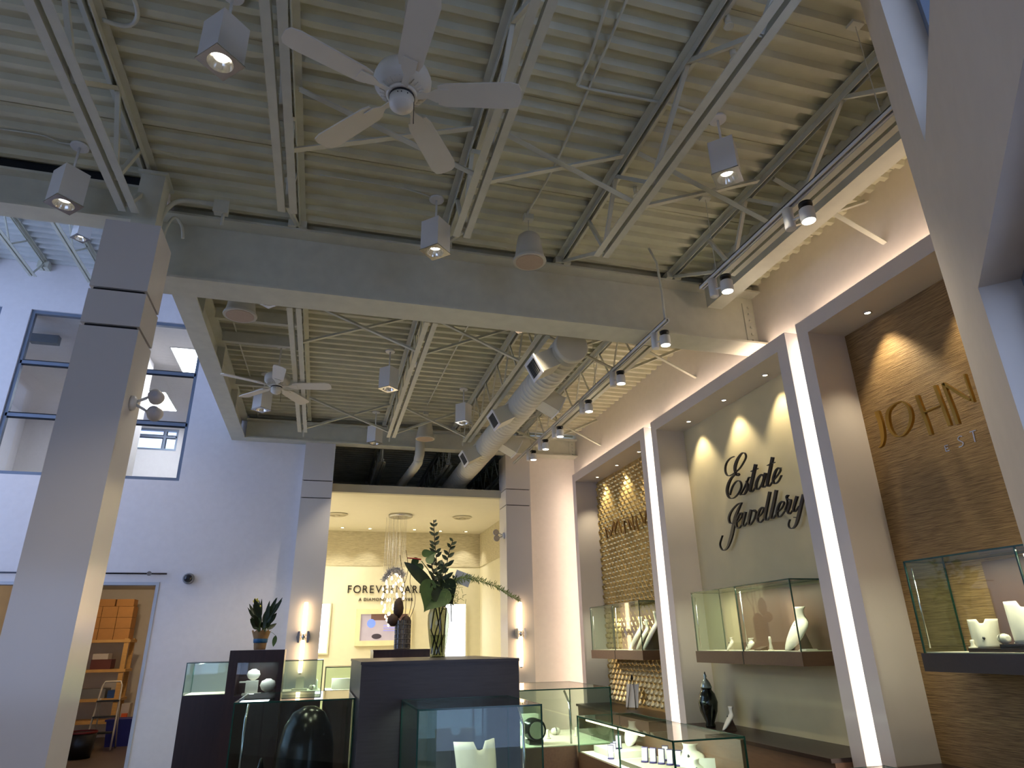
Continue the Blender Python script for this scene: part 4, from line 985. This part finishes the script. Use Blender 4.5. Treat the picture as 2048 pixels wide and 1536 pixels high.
for pts in ([(880, 1310), (862, 1260), (872, 1200)], [(868, 1310), (880, 1260), (866, 1190)], [(862, 1308), (872, 1262), (890, 1200)], [(884, 1305), (882, 1250), (876, 1195)], [(872, 1310), (888, 1270), (893, 1215)]):
    fl('stem', MB().tube([yp(u, v, VY, random.uniform(-.03, .03)) for u, v in pts], .006, 6), stemm)
def branch(pts, n, L, w, dy=0.):
    P = [Vector(p) for p in catmull([tuple(yp(u, v, VY, dy)) for u, v in pts], 6)]
    fl('branch', MB().tube(P, .004, 6), stemm)
    for k in range(n):
        i = int((k+.5)/n*(len(P)-1)); d = (P[min(i+1, len(P)-1)]-P[max(i-1, 0)]).normalized(); sgn = 1 if k % 2 else -1
        s_ = L*(1-.55*k/n); side = Vector((sgn, random.uniform(-.6, .6), .0)).normalized()
        fl('leaf', leaf(MB(), P[i], P[i]+(side*.8+d*.7)*s_, w*(1-.45*k/n), (0, -1, .3), .2, 5), leafd)
branch([(872, 1200), (874, 1140), (870, 1090), (867, 1040)], 26, .095, .046)
branch([(884, 1195), (892, 1140), (898, 1105), (906, 1080)], 13, .10, .05, .05)
branch([(866, 1200), (868, 1160), (862, 1120)], 11, .095, .045, -.05)
branch([(878, 1200), (884, 1160), (888, 1125)], 13, .10, .05, -.03)
branch([(880, 1210), (896, 1180), (914, 1150)], 10, .095, .042, .03)
# anthurium spathes: heart outlines with a lobe fold
def heart(cu, cv, size, ang, tilt, m, name='spathe'):
    """heart-shaped blade, its tip pointing along ang"""
    c = yp(cu, cv, VY, -.06); vs_ = [c + Vector((0, .012, 0))]; n = 30; ca, sa = math.cos(ang+PI/2), math.sin(ang+PI/2)
    for k in range(n):
        a = 2*PI*k/n; hx = 16*math.sin(a)**3/17; hz = (13*math.cos(a)-5*math.cos(2*a)-2*math.cos(3*a)-math.cos(4*a))/17
        x, z = size*(hx*ca-hz*sa), size*(hx*sa+hz*ca)
        vs_.append(c+Vector((x, -.30*abs(hx)*size+tilt*z, z)))
    return fl(name, MB().add(vs_, [(0, 1+k, 1+(k+1) % n) for k in range(n)], True), m)
heart(866, 1192, .16, -2.1, .15, leafm); heart(890, 1186, .13, -.9, -.2, leafd)
heart(858, 1112, .075, .5, .3, leafm); heart(832, 1131, .07, -2.4, -.2, leafm)
fl('spadix', MB().tube([yp(842, 1119, VY, -.08), yp(828, 1117, VY, -.09), yp(815, 1116, VY, -.1)], [.007, .006, .004], 8), mat('spadix_red', (150, 30, 34), .5))
fl('stem', MB().tube([yp(843, 1122, VY, -.05), yp(858, 1142, VY, -.03), yp(872, 1175, VY)], .004, 6), leafm)
fl('leaf', leaf(MB(), yp(872, 1185, VY), yp(808, 1124, VY, -.12), .115, (-.3, -1, .35), .35, 8, .08), leafd)
for k in range(10):
    u, v = random.uniform(858, 895), random.uniform(1165, 1205); fl('leaf', leaf(MB(), yp(u, v+18, VY), yp(u+random.uniform(-20, 20), v-14, VY, random.uniform(-.1, .1)), .05, (random.uniform(-.3, .3), -1, .3), .2, 5), leafd)
fl('hanging_tendril', MB().tube(catmull([tuple(yp(u, v, VY, -.05)) for u, v in ((893, 1165), (899, 1180), (902, 1210), (903, 1244))], 5), .0045, 6), leafd)
fern = MB()
spine = catmull([tuple(yp(u, v, VY, d)) for u, v, d in ((898, 1170, 0), (925, 1156, -.1), (955, 1160, -.2), (990, 1172, -.28), (1015, 1188, -.32), (1038, 1200, -.35))], 10)
fl('fern_stem', MB().tube(spine, .0025, 5), leaff)
for i, p in enumerate(spine[3:]):
    for s_ in (-1, 1):
        for q in range(3):
            d = Vector((random.uniform(.2, 1), random.uniform(-.7, .7), s_*random.uniform(.3, 1))).normalized()
            leaf(fern, Vector(p), Vector(p)+d*random.uniform(.018, .05)*(1.25-.6*i/len(spine)), .006, (0, -1, 0), 0, 3)
for k in range(220):
    c = yp(random.gauss(902, 10), random.gauss(1188, 16), VY, random.uniform(-.1, .06)); d = Vector((random.uniform(-1, 1), random.uniform(-1, 1), random.uniform(-1, 1))).normalized()
    leaf(fern, c, c+d*random.uniform(.02, .05), .004, (0, -1, .1), 0, 3)
fl('fern_fronds', fern, leaff, 'stuff')
o = obj('gift_card', MB().box((-.075, -.002, -.055), (.075, .002, .055)).xf(Matrix.Rotation(.35, 4, 'Y')), mat('card_blue', (168, 174, 190), .7)); c = yp(925, 1157, 6.03); tag(o, 'pale blue card stuck among the bouquet leaves', 'card', None, c)

v2 = px(804, 1299, 1, 9.4)
t = thing('ribbed_vase', 'dark ribbed cylinder vase on the low espresso pedestal', 'vase', (v2.x, 9.4, 1.508))
rib = mat('ribbed_glass', (92, 88, 82), .15, .5, var=.3, scale=30)
mb = MB(); n = 44; rr = []
for h in (0, .36):
    for k in range(n): rr.append((h, .108 if k % 2 else .098))
vs_ = [(r*math.cos(2*PI*k/n), r*math.sin(2*PI*k/n), h) for h, (k, r) in [(h, (k, .108 if k % 2 else .098)) for h in (0, .36) for k in range(n)]]
mb.add(vs_, [(k, (k+1) % n, n+(k+1) % n, n+k) for k in range(n)]+[tuple(range(n))[::-1]])
obj('body', mb, rib, t)
for h in (.0, .06, .12, .18, .24, .30): obj('band', MB().lathe([(.104, h), (.112, h+.008), (.104, h+.016)], 28, caps=False), rib, t)
t = thing('dried_bouquet', 'dried brown bouquet with white plume and twigs in the ribbed vase', 'flowers', (v2.x, 9.4, 1.86))
def Y9(u, v, d=0.): return px(u, v, 1, 9.4+d)
brown = mat('dried_brown', (62, 44, 32), .8, var=.3, scale=25)
for c_, r, h in (((786, 1240), .08, 1.0), ((797, 1216), .07, 1.9), ((812, 1242), .07, 1.0)):
    q = Y9(*c_); off_part(t, 'seed_head', MB().lathe([(r*.3, -r*h), (r*.9, -r*h*.5), (r, 0), (r*.8, r*h*.6), (r*.25, r*h)], 16, q), brown)
for pts in ([(810, 1240), (812, 1190), (806, 1150), (800, 1110)], [(815, 1240), (824, 1200), (820, 1160), (826, 1130)], [(800, 1235), (806, 1180), (816, 1140), (812, 1100)], [(818, 1240), (828, 1215), (830, 1190), (822, 1170)]):
    off_part(t, 'twig', MB().tube(catmull([tuple(Y9(u, v, random.uniform(-.05, .05))) for u, v in pts], 6), .004, 5), brown)
plume = MB(); sp = catmull([tuple(Y9(u, v, -.05)) for u, v in ((806, 1150), (795, 1140), (780, 1143), (768, 1158))], 10)
for p in sp:
    for q in range(24):
        d = Vector((random.uniform(-1, 1), random.uniform(-1, 1), random.uniform(-1, .9))).normalized(); leaf(plume, Vector(p), Vector(p)+d*random.uniform(.03, .07), .008, (0, -1, .2), 0, 3)
off_part(t, 'plume', plume, mat('plume_white', (196, 192, 186), .8, var=.05), 'stuff')

pc = px(519, 1299, 1, 8.72)
t = thing('potted_plant', 'potted leafy plant with yellow flower and blue ribbon on the espresso cabinet', 'potted plant', (pc.x, 8.72, 1.537))
obj('pot', MB().lathe([(.062, 0), (.066, .01), (.075, .10), (.082, .15)], 24), mat('pot_kraft', (150, 118, 78), .8, var=.12, scale=9), t)
wv = []
for k in range(28):
    a = 2*PI*k/28; wv += [(.079*math.cos(a), .079*math.sin(a), .12), ((.098+.012*(k % 2))*math.cos(a), (.098+.012*(k % 2))*math.sin(a), .205+.018*math.sin(k*2.1))]
obj('paper_wrap', MB().add(wv, [(2*k, 2*((k+1) % 28), 2*((k+1) % 28)+1, 2*k+1) for k in range(28)], True), mat('wrap_paper', (166, 132, 84), .8, var=.1), t)
obj('ribbon', MB().lathe([(.0745, .075), (.0785, .08), (.081, .115), (.078, .12)], 24, caps=False), mat('ribbon_blue', (30, 92, 132), .5), t)
for k in range(46):
    a = random.uniform(0, 2*PI); e = random.uniform(.15, 1.0); h = random.uniform(.12, .40)
    b0 = Vector((.03*math.cos(a), .03*math.sin(a), .16)); mid = b0+Vector((math.cos(a)*.05*e, math.sin(a)*.05*e, h*.5)); tip = mid+Vector((math.cos(a)*.16*e, math.sin(a)*.13*e, h*.55))
    obj('stem', MB().tube([b0, mid], .003, 5), leafm, t); obj('leaf', leaf(MB(), mid, tip, random.uniform(.03, .065), (math.sin(a)*.5+.1, -1, .4), .25, 6, -.08), leafd, t)
obj('leaf', leaf(MB(), (.02, -.02, .3), (.12, -.04, .52), .10, (0, -1, .2), .2, 8), leafd, t)
obj('flower_stem', MB().tube([(-.02, 0, .2), (-.07, -.02, .4), (-.10, -.03, .52)], .003, 5), leafm, t)
yel = mat('petal_yellow', (236, 222, 92), .6, var=.08)
for k in range(6): obj('petal', leaf(MB(), (-.10, -.03, .52), (-.10+.035*math.cos(k*1.05), -.04, .545+.032*math.sin(k*1.05)), .03, (0, -1, .1), .3, 4), yel, t)
obj('bud', MB().lathe([(.002, -.012), (.012, 0), (.002, .014)], 8, (-.045, -.02, .48)), yel, t)
obj('drooping_leaf', leaf(MB().tube(catmull([(.08, -.02, .2), (.13, -.03, .18), (.165, -.03, .15)], 4), .0018, 5), (.165, -.03, .155), (.15, -.04, .03), .055, (0, -1, .1), .2, 6), leafm, t)

# ---------------------------------------------------------------- sconces and wall fixtures
tube_e = emitter('sconce_tube', (255, 214, 164), 9.0)
def sconce(label, x):
    t = thing('tube_sconce', label, 'wall lamp', (x, 10.2, 1.69))
    obj('tube', MB().lathe([(.022, -.46), (.028, -.44), (.028, -.05)], 18), tube_e, t)
    obj('tube', MB().lathe([(.028, .05), (.028, .44), (.022, .46)], 18), tube_e, t)
    obj('core', MB().lathe([(.024, -.05), (.024, .05)], 18), chrome, t)
    for s_ in (-1, 1): obj('bracket', MB().prism([(-.012, -.075), (.012, -.075), (.03, 0), (.012, .075), (-.012, .075)], 1, -.02, .08).xf(Matrix.Translation((s_*.06, 0, 0)) @ Matrix.Scale(s_, 4, (1, 0, 0))), chrome, t)
    obj('crossbar', MB().tube([(-.06, 0, 0), (.06, 0, 0)], .008, 8), chrome, t); obj('end_cap', MB().lathe([(.022, -.475), (.022, -.458)], 14), chrome, t)
sconce('glowing double tube sconce on the column left of the back room', -.2); sconce('glowing double tube sconce on the column right of the back room', 2.96)
def emergency(label, loc, rz):
    t = thing('emergency_light', label, 'emergency light', loc, rz)
    obj('base', MB().lathe([(.05, 0), (.05, .02), (.03, .035)], 18, (0, 0, 0), 'X'), white_metal, t)
    for s_ in (-1, 1):
        h = obj('lamp_head', MB().lathe([(.018, -.05), (.04, -.03), (.05, .03), (.048, .035)], 18, (.14, -.02*s_, .05*s_), 'Y'), mat('lamp_grey', (190, 186, 186), .4), t)
        obj('arm', MB().tube([(.03, 0, .01*s_), (.10, -.01*s_, .045*s_)], .009, 6), white_metal, t); obj('lens', MB().lathe([(.042, .036), (.042, .038)], 16, (.14, -.02*s_, .05*s_), 'Y'), reflm, h)
q = px(262, 806, 0, -1.292); emergency('white twin-head emergency light on the glossy column', (-1.292, q.y, q.z), 0)
q = px(1001, 1076, 0, 2.78); emergency('white twin-head emergency light on the column right of the back room', (2.78, 10.42, q.z), PI)
t = thing('dome_camera', 'small round grey dome camera on the far wall right of the doorway', 'camera', (-1.82, 10.4, 2.48))
obj('housing', MB().lathe([(.075, 0), (.075, -.03), (.06, -.06)], 22, axis='Y'), mat('camera_grey', (140, 142, 146), .5), t); obj('dome', MB().lathe([(.055, -.06), (.048, -.085), (.025, -.10), (.002, -.105)], 20, axis='Y'), mat('dome_dark', (40, 42, 48), .12), t)
t = thing('sliding_door_rail', 'thin dark sliding door rail above the storage doorway', 'rail', (-3.5, 10.36, 2.54))
obj('bar', MB().tube([(-1.5, 0, 0), (1.40, 0, 0)], .011, 8), mat('rail_dark', (60, 60, 66), .3, .8), t)
for x in (-1.1, 0, .9, 1.3): obj('standoff', MB().tube([(x, 0, 0), (x, .04, 0)], .012, 8), chrome, t)
obj('roller', MB().lathe([(.03, -.012), (.03, .012)], 16, (1.18, -.01, .0), 'Y'), chrome, t)

# ---------------------------------------------------------------- back room
for k, (u, v) in enumerate(((685, 1055), (740, 1057), (829, 1059), (881, 1062), (932, 1063))):
    q = px(u, v, 2, CB); downlight(f"round downlight in the back room ceiling, {['first', 'second', 'third', 'fourth', 'fifth'][k]} from the left column", q.x, q.y, CB, .05, 26, 'back room downlights', 90, (255, 246, 224), em=6.)
for k, (x, y) in enumerate(((-1.2, 11.5), (-1.2, 12.5), (-1.2, 13.5), (-.75, 12.0))):  # unseen fill lamps added to brighten the back room
    downlight(f"added unseen fill downlight over the back room side bay, {['first', 'second', 'third', 'fourth'][k]} one", x, y, CB, .05, 120, 'added fill downlights', 165, (255, 246, 222), em=6.)
for (x, y, lb) in ((.16, 12.65, 'left'), (2.51, 12.56, 'right')):
    t = thing('ceiling_vent', f'round white ceiling vent {lb} of the chandelier plate', 'vent', (x, y, CB))
    for r in (.19, .14, .09): obj('cone', MB().lathe([(r, -.015), (r*.82, -.03), (r*.8, -.012)], 24, caps=False), mat('vent_paint', (196, 186, 156), .5), t)
    obj('cone', MB().lathe([(.05, -.04), (.05, -.02)], 16), mat('vent_paint', (196, 186, 156), .5), t)
t = thing('chandelier', 'cascade of glowing glass drops on thin wires from a round plate', 'chandelier', (1.32, 12.55, CB))
obj('ceiling_plate', MB().lathe([(.21, -.05), (.225, -.04), (.225, 0)], 32), silver, t)
drop_m = emitter('chandelier_drop', (255, 212, 170), 11.0)
random.seed(11)
for k in range(52):
    s_ = k/51; a = k*2.4; r = .03+.17*abs(math.sin(s_*PI*.9+.25)); u_ = 1.06; z = -(1.04+.92*s_)
    x, y = r*math.cos(a)-.06+.03*s_*-1, r*math.sin(a)
    w = obj('wire', MB().tube([(x, y, -.05), (x, y, z)], .0012, 4), silver, t)
    obj('drop', MB().lathe([(.003, .03), (.012, .018), (.018, -.004), (.012, -.024), (.002, -.03)], 10, (x, y, z)), drop_m, w)
def sign(label, text, u0, u1, v_base, cap, m, Y):
    a, b = px(u0, v_base, 1, Y), px(u1, v_base, 1, Y); L, wtot = lettering(text, cap/.70, .015)
    t = thing('sign_lettering', label, 'sign', (a.x, Y, a.z)); k = (b.x-a.x)/wtot
    for me, x, w in L:
        me.materials.append(m); o = obj('letter', me, None, t); o.location = (x*k, -.012, 0); o.rotation_euler = (PI/2, 0, 0); o.scale = (min(k, 1.0), 1, 1)
    return t
blk = mat('black_letters', (26, 24, 20), .35)
sign('black capital lettering reading FOREVERMARK on the back room wall', 'FOREVERMARK', 695, 850, 1186, .155, blk, 14.6)
sign('small black capital lettering under the larger sign on the back wall', 'A DIAMOND IS FOREVER', 717, 826, 1202, .062, blk, 14.6)
lb_m = emitter('lightbox_face', (248, 250, 255), 3.2)
for x0, x1, z0, z1, n in ((-.36, .21, 1.42, 2.40, 'left'), (2.54, 3.03, 1.30, 2.39, 'right')):
    t = thing('light_box', f'glowing white light box on the back wall {n} of the poster', 'light box', ((x0+x1)/2, 14.6, z0))
    off_part(t, 'face', MB().box((x0+.03, 14.555, z0+.03), (x1-.03, 14.57, z1-.03)), lb_m)
    off_part(t, 'frame', MB().box((x0, 14.54, z0), (x0+.03, 14.6, z1)).box((x1-.03, 14.54, z0), (x1, 14.6, z1)).box((x0+.03, 14.54, z0), (x1-.03, 14.6, z0+.03)).box((x0+.03, 14.54, z1-.03), (x1-.03, 14.6, z1)).box((x0+.03, 14.57, z0+.03), (x1-.03, 14.6, z1-.03)), cream)
x0, x1, z0, z1 = .72, 1.86, 1.56, 2.27
t = thing('framed_screen', 'cream framed screen with a blue disc and grey oval on the back wall', 'screen', ((x0+x1)/2, 14.6, z0))
off_part(t, 'frame', MB().box((x0, 14.52, z0), (x0+.09, 14.6, z1)).box((x1-.09, 14.52, z0), (x1, 14.6, z1)).box((x0+.09, 14.52, z0), (x1-.09, 14.6, z0+.1)).box((x0+.09, 14.52, z1-.1), (x1-.09, 14.6, z1)), mat('screen_frame', (240, 228, 186), .6))
def glow(name, rgb, e): return mat(name, rgb, .3, emit=e, var=.05)
off_part(t, 'display', MB().box((x0+.09, 14.56, z0+.1), (x1-.09, 14.59, z1-.1)), glow('screen_lilac', (178, 170, 186), .25))
off_part(t, 'screen_shade', MB().box((x0+.30, 14.557, z1-.22), (x1-.09, 14.56, z1-.1)), glow('screen_brown', (112, 84, 78), .1))
off_part(t, 'blue_disc', MB().lathe([(.085, -.004), (.085, 0)], 24, (1.03, 14.558, 1.99), 'Y'), glow('screen_blue', (110, 140, 235), .5))
off_part(t, 'grey_oval', MB().lathe([(.10, -.004), (.10, 0)], 24, (0, 0, 0), 'Y').xf(Matrix.Translation((1.15, 14.558, 1.74)) @ Matrix.Scale(.5, 4, (0, 0, 1))), glow('screen_grey', (66, 60, 74), .05))
off_part(t, 'text_block', MB().box((1.28, 14.555, 1.84), (1.62, 14.557, 1.86)).box((1.28, 14.555, 1.89), (1.62, 14.557, 1.91)).box((1.28, 14.555, 1.94), (1.62, 14.557, 1.96)), glow('screen_text', (150, 150, 220), .4))

# ---------------------------------------------------------------- storage room
SYD = 14.8
pine = mat('pine_shelf', (196, 152, 86), .6, var=.12, scale=4, stretch=(2, 10, 10)); card_b = mat('cardboard', (172, 122, 66), .8, var=.1, scale=5)
def sp_(u, v): return px(u, v, 1, SYD)
zs = [sp_(240, v).z for v in (1279, 1338, 1396, 1440)]
xr = sp_(247, 1330).x+.02; xl = xr-1.2
t = thing('storage_rack', 'pine storage rack with plank shelves in the storage room', 'rack', ((xl+xr)/2, SYD+.2, 0))
for x in (xl, xr-.08):
    for y in (SYD, SYD+.42): off_part(t, 'post', MB().box((x, y, 0), (x+.08, y+.04, zs[0]+.02)), pine)
for z in zs: off_part(t, 'shelf', MB().box((xl-.02, SYD-.02, z-.05), (xr+(.22 if z == zs[3] else .03), SYD+.48, z)), pine)
def carton(label, x, y, z, w, d, h, m, name='carton'):
    o = obj(name, MB().box((-w/2, 0, 0), (w/2, d, h)).box((-w/2-.002, -.002, h*.42), (w/2+.002, 0, h*.5)), m); return tag(o, label, 'box', 'cartons in the storage room', (x, y, z))
zz = zs[0]+.001
for i in range(3):
    for j in range(3): carton('brown cardboard carton stacked on top of the pine rack', xr-.16-.27*i, SYD+.02, zz+.2*j, .26, .35, .195, card_b)
carton('brown cardboard carton at the top of the storage room pile', xr-.2, SYD+.05, zz+.601, .3, .3, .13, card_b); carton('brown cardboard carton at the top of the storage room pile', xr-.52, SYD+.05, zz+.601, .28, .3, .13, card_b)
wh = mat('white_carton', (186, 176, 164), .7); rd = mat('maroon_carton', (92, 46, 38), .7)
carton('maroon carton with pale label on the upper shelf of the rack', xr-.42, SYD+.05, zs[1]+.001, .34, .3, .17, rd); carton('pale carton stacked on the maroon carton', xr-.45, SYD+.06, zs[1]+.172, .26, .25, .1, wh)
carton('grey plastic tub on the middle shelf of the rack', xr-.5, SYD+.04, zs[2]+.001, .5, .36, .16, mat('grey_tub', (112, 112, 110), .5)); carton('blue plastic tub on the middle shelf of the rack', xr-.13, SYD+.04, zs[2]+.001, .16, .3, .13, mat('blue_tub', (40, 74, 130), .5))
carton('white bag with orange print at the end of the rack', xr+.12, SYD+.1, zs[3]+.001, .14, .2, .26, wh)
carton('orange packet at the end of the rack', xr+.13, SYD+.06, zs[3]+.001, .1, .03, .1, mat('orange_pack', (206, 92, 40), .6))
t = thing('step_ladder', 'folding step ladder with pale tube frame in front of the rack', 'ladder', (px(198, 1475, 1, 13.7).x, 13.7, 0))
L0 = [(-.2, 0, .02), (-.19, .06, .3), (-.15, .22, 1.0), (-.12, .24, 1.06), (.12, .24, 1.06), (.15, .22, 1.0), (.19, .06, .3), (.2, 0, .02)]
obj('frame', MB().tube(L0, .015, 8), mat('ladder_tube', (186, 178, 164), .4), t)
for z, y in ((.28, .05), (.52, .1), (.76, .16)): obj('step', MB().box((-.17, y-.06, z-.012), (.17, y+.1, z+.012)), mat('ladder_step', (34, 34, 34), .6), t)
obj('rear_legs', MB().tube([(-.17, .45, .0), (-.15, .24, .8)], .012, 6).tube([(.17, .45, .0), (.15, .24, .8)], .012, 6), mat('ladder_tube', (186, 178, 164), .4), t)
bq = px(243, 1470, 1, 14.34)
t = thing('storage_bin', 'dark blue plastic bin on the storage room floor', 'bin', (bq.x, 14.34, 0))
obj('tub', MB().prism([(-.24, 0), (.24, 0), (.28, .42), (-.28, .42)], 1, 0, .4), mat('navy_bin', (26, 30, 110), .45), t); obj('rim', MB().box((-.3, -.02, .40), (.3, .42, .43)), mat('navy_bin', (26, 30, 110), .45), t)
t = thing('storage_bin', 'black bin with red rim on the storage room floor', 'bin', (px(158, 1500, 1, 13.1).x, 13.1, 0))
obj('tub', MB().lathe([(.17, 0), (.21, .36)], 20), blackm, t); obj('rim', MB().lathe([(.212, .35), (.22, .36), (.212, .38)], 20, caps=False), mat('rim_red', (120, 28, 24), .5), t)
t = thing('ceiling_bulb', 'small bulb fixture on the storage room ceiling', 'lamp', (-3.2, 13.3, 2.75))
obj('holder', MB().lathe([(.05, -.03), (.05, 0)], 14), white_metal, t); obj('bulb', MB().lathe([(.015, -.05), (.03, -.07), (.02, -.1), (.002, -.105)], 12), emitter('bulb_warm', (255, 220, 160), 8.), t)
pl_ = bpy.data.lights.new('bulb_light', 'POINT'); pl_.energy = 34; pl_.color = lin((255, 226, 188)); pl_.shadow_soft_size = .05; po = bpy.data.objects.new('bulb_light', pl_); col.objects.link(po); po.parent = t; po.location = (0, 0, -.2)

# ---------------------------------------------------------------- upstairs office
trof = emitter('troffer_face', (240, 244, 255), 22.0)
for x0, x1, y0, y1, lb in ((-2.86, -2.3, 11.45, 12.55, 'near the glass'), (-4.05, -3.4, 13.8, 14.95, 'deeper in the room')):
    t = thing('ceiling_panel_light', f'flat white ceiling light panel in the upstairs office {lb}', 'ceiling light', ((x0+x1)/2, (y0+y1)/2, 6.42))
    off_part(t, 'face', MB().box((x0, y0, 6.405), (x1, y1, 6.415)), trof); off_part(t, 'rim', MB().box((x0-.02, y0-.02, 6.41), (x1+.02, y1+.02, 6.42)), white_metal)
struct('wall_office_partition', MB().box((-3.36, 10.56, 3.4), (-3.30, 12.3, 6.42)), wallw)
o = obj('air_unit', MB().box((-.2, 0, -.07), (.2, .12, .07)).box((-.19, -.006, -.05), (.19, 0, -.03)), mat('unit_grey', (92, 98, 108), .6)); q = px(95, 650, 1, 11.2); tag(o, 'dark grey wall unit high in the upstairs office left of the column', 'air unit', None, (q.x, 11.2, 6.28))
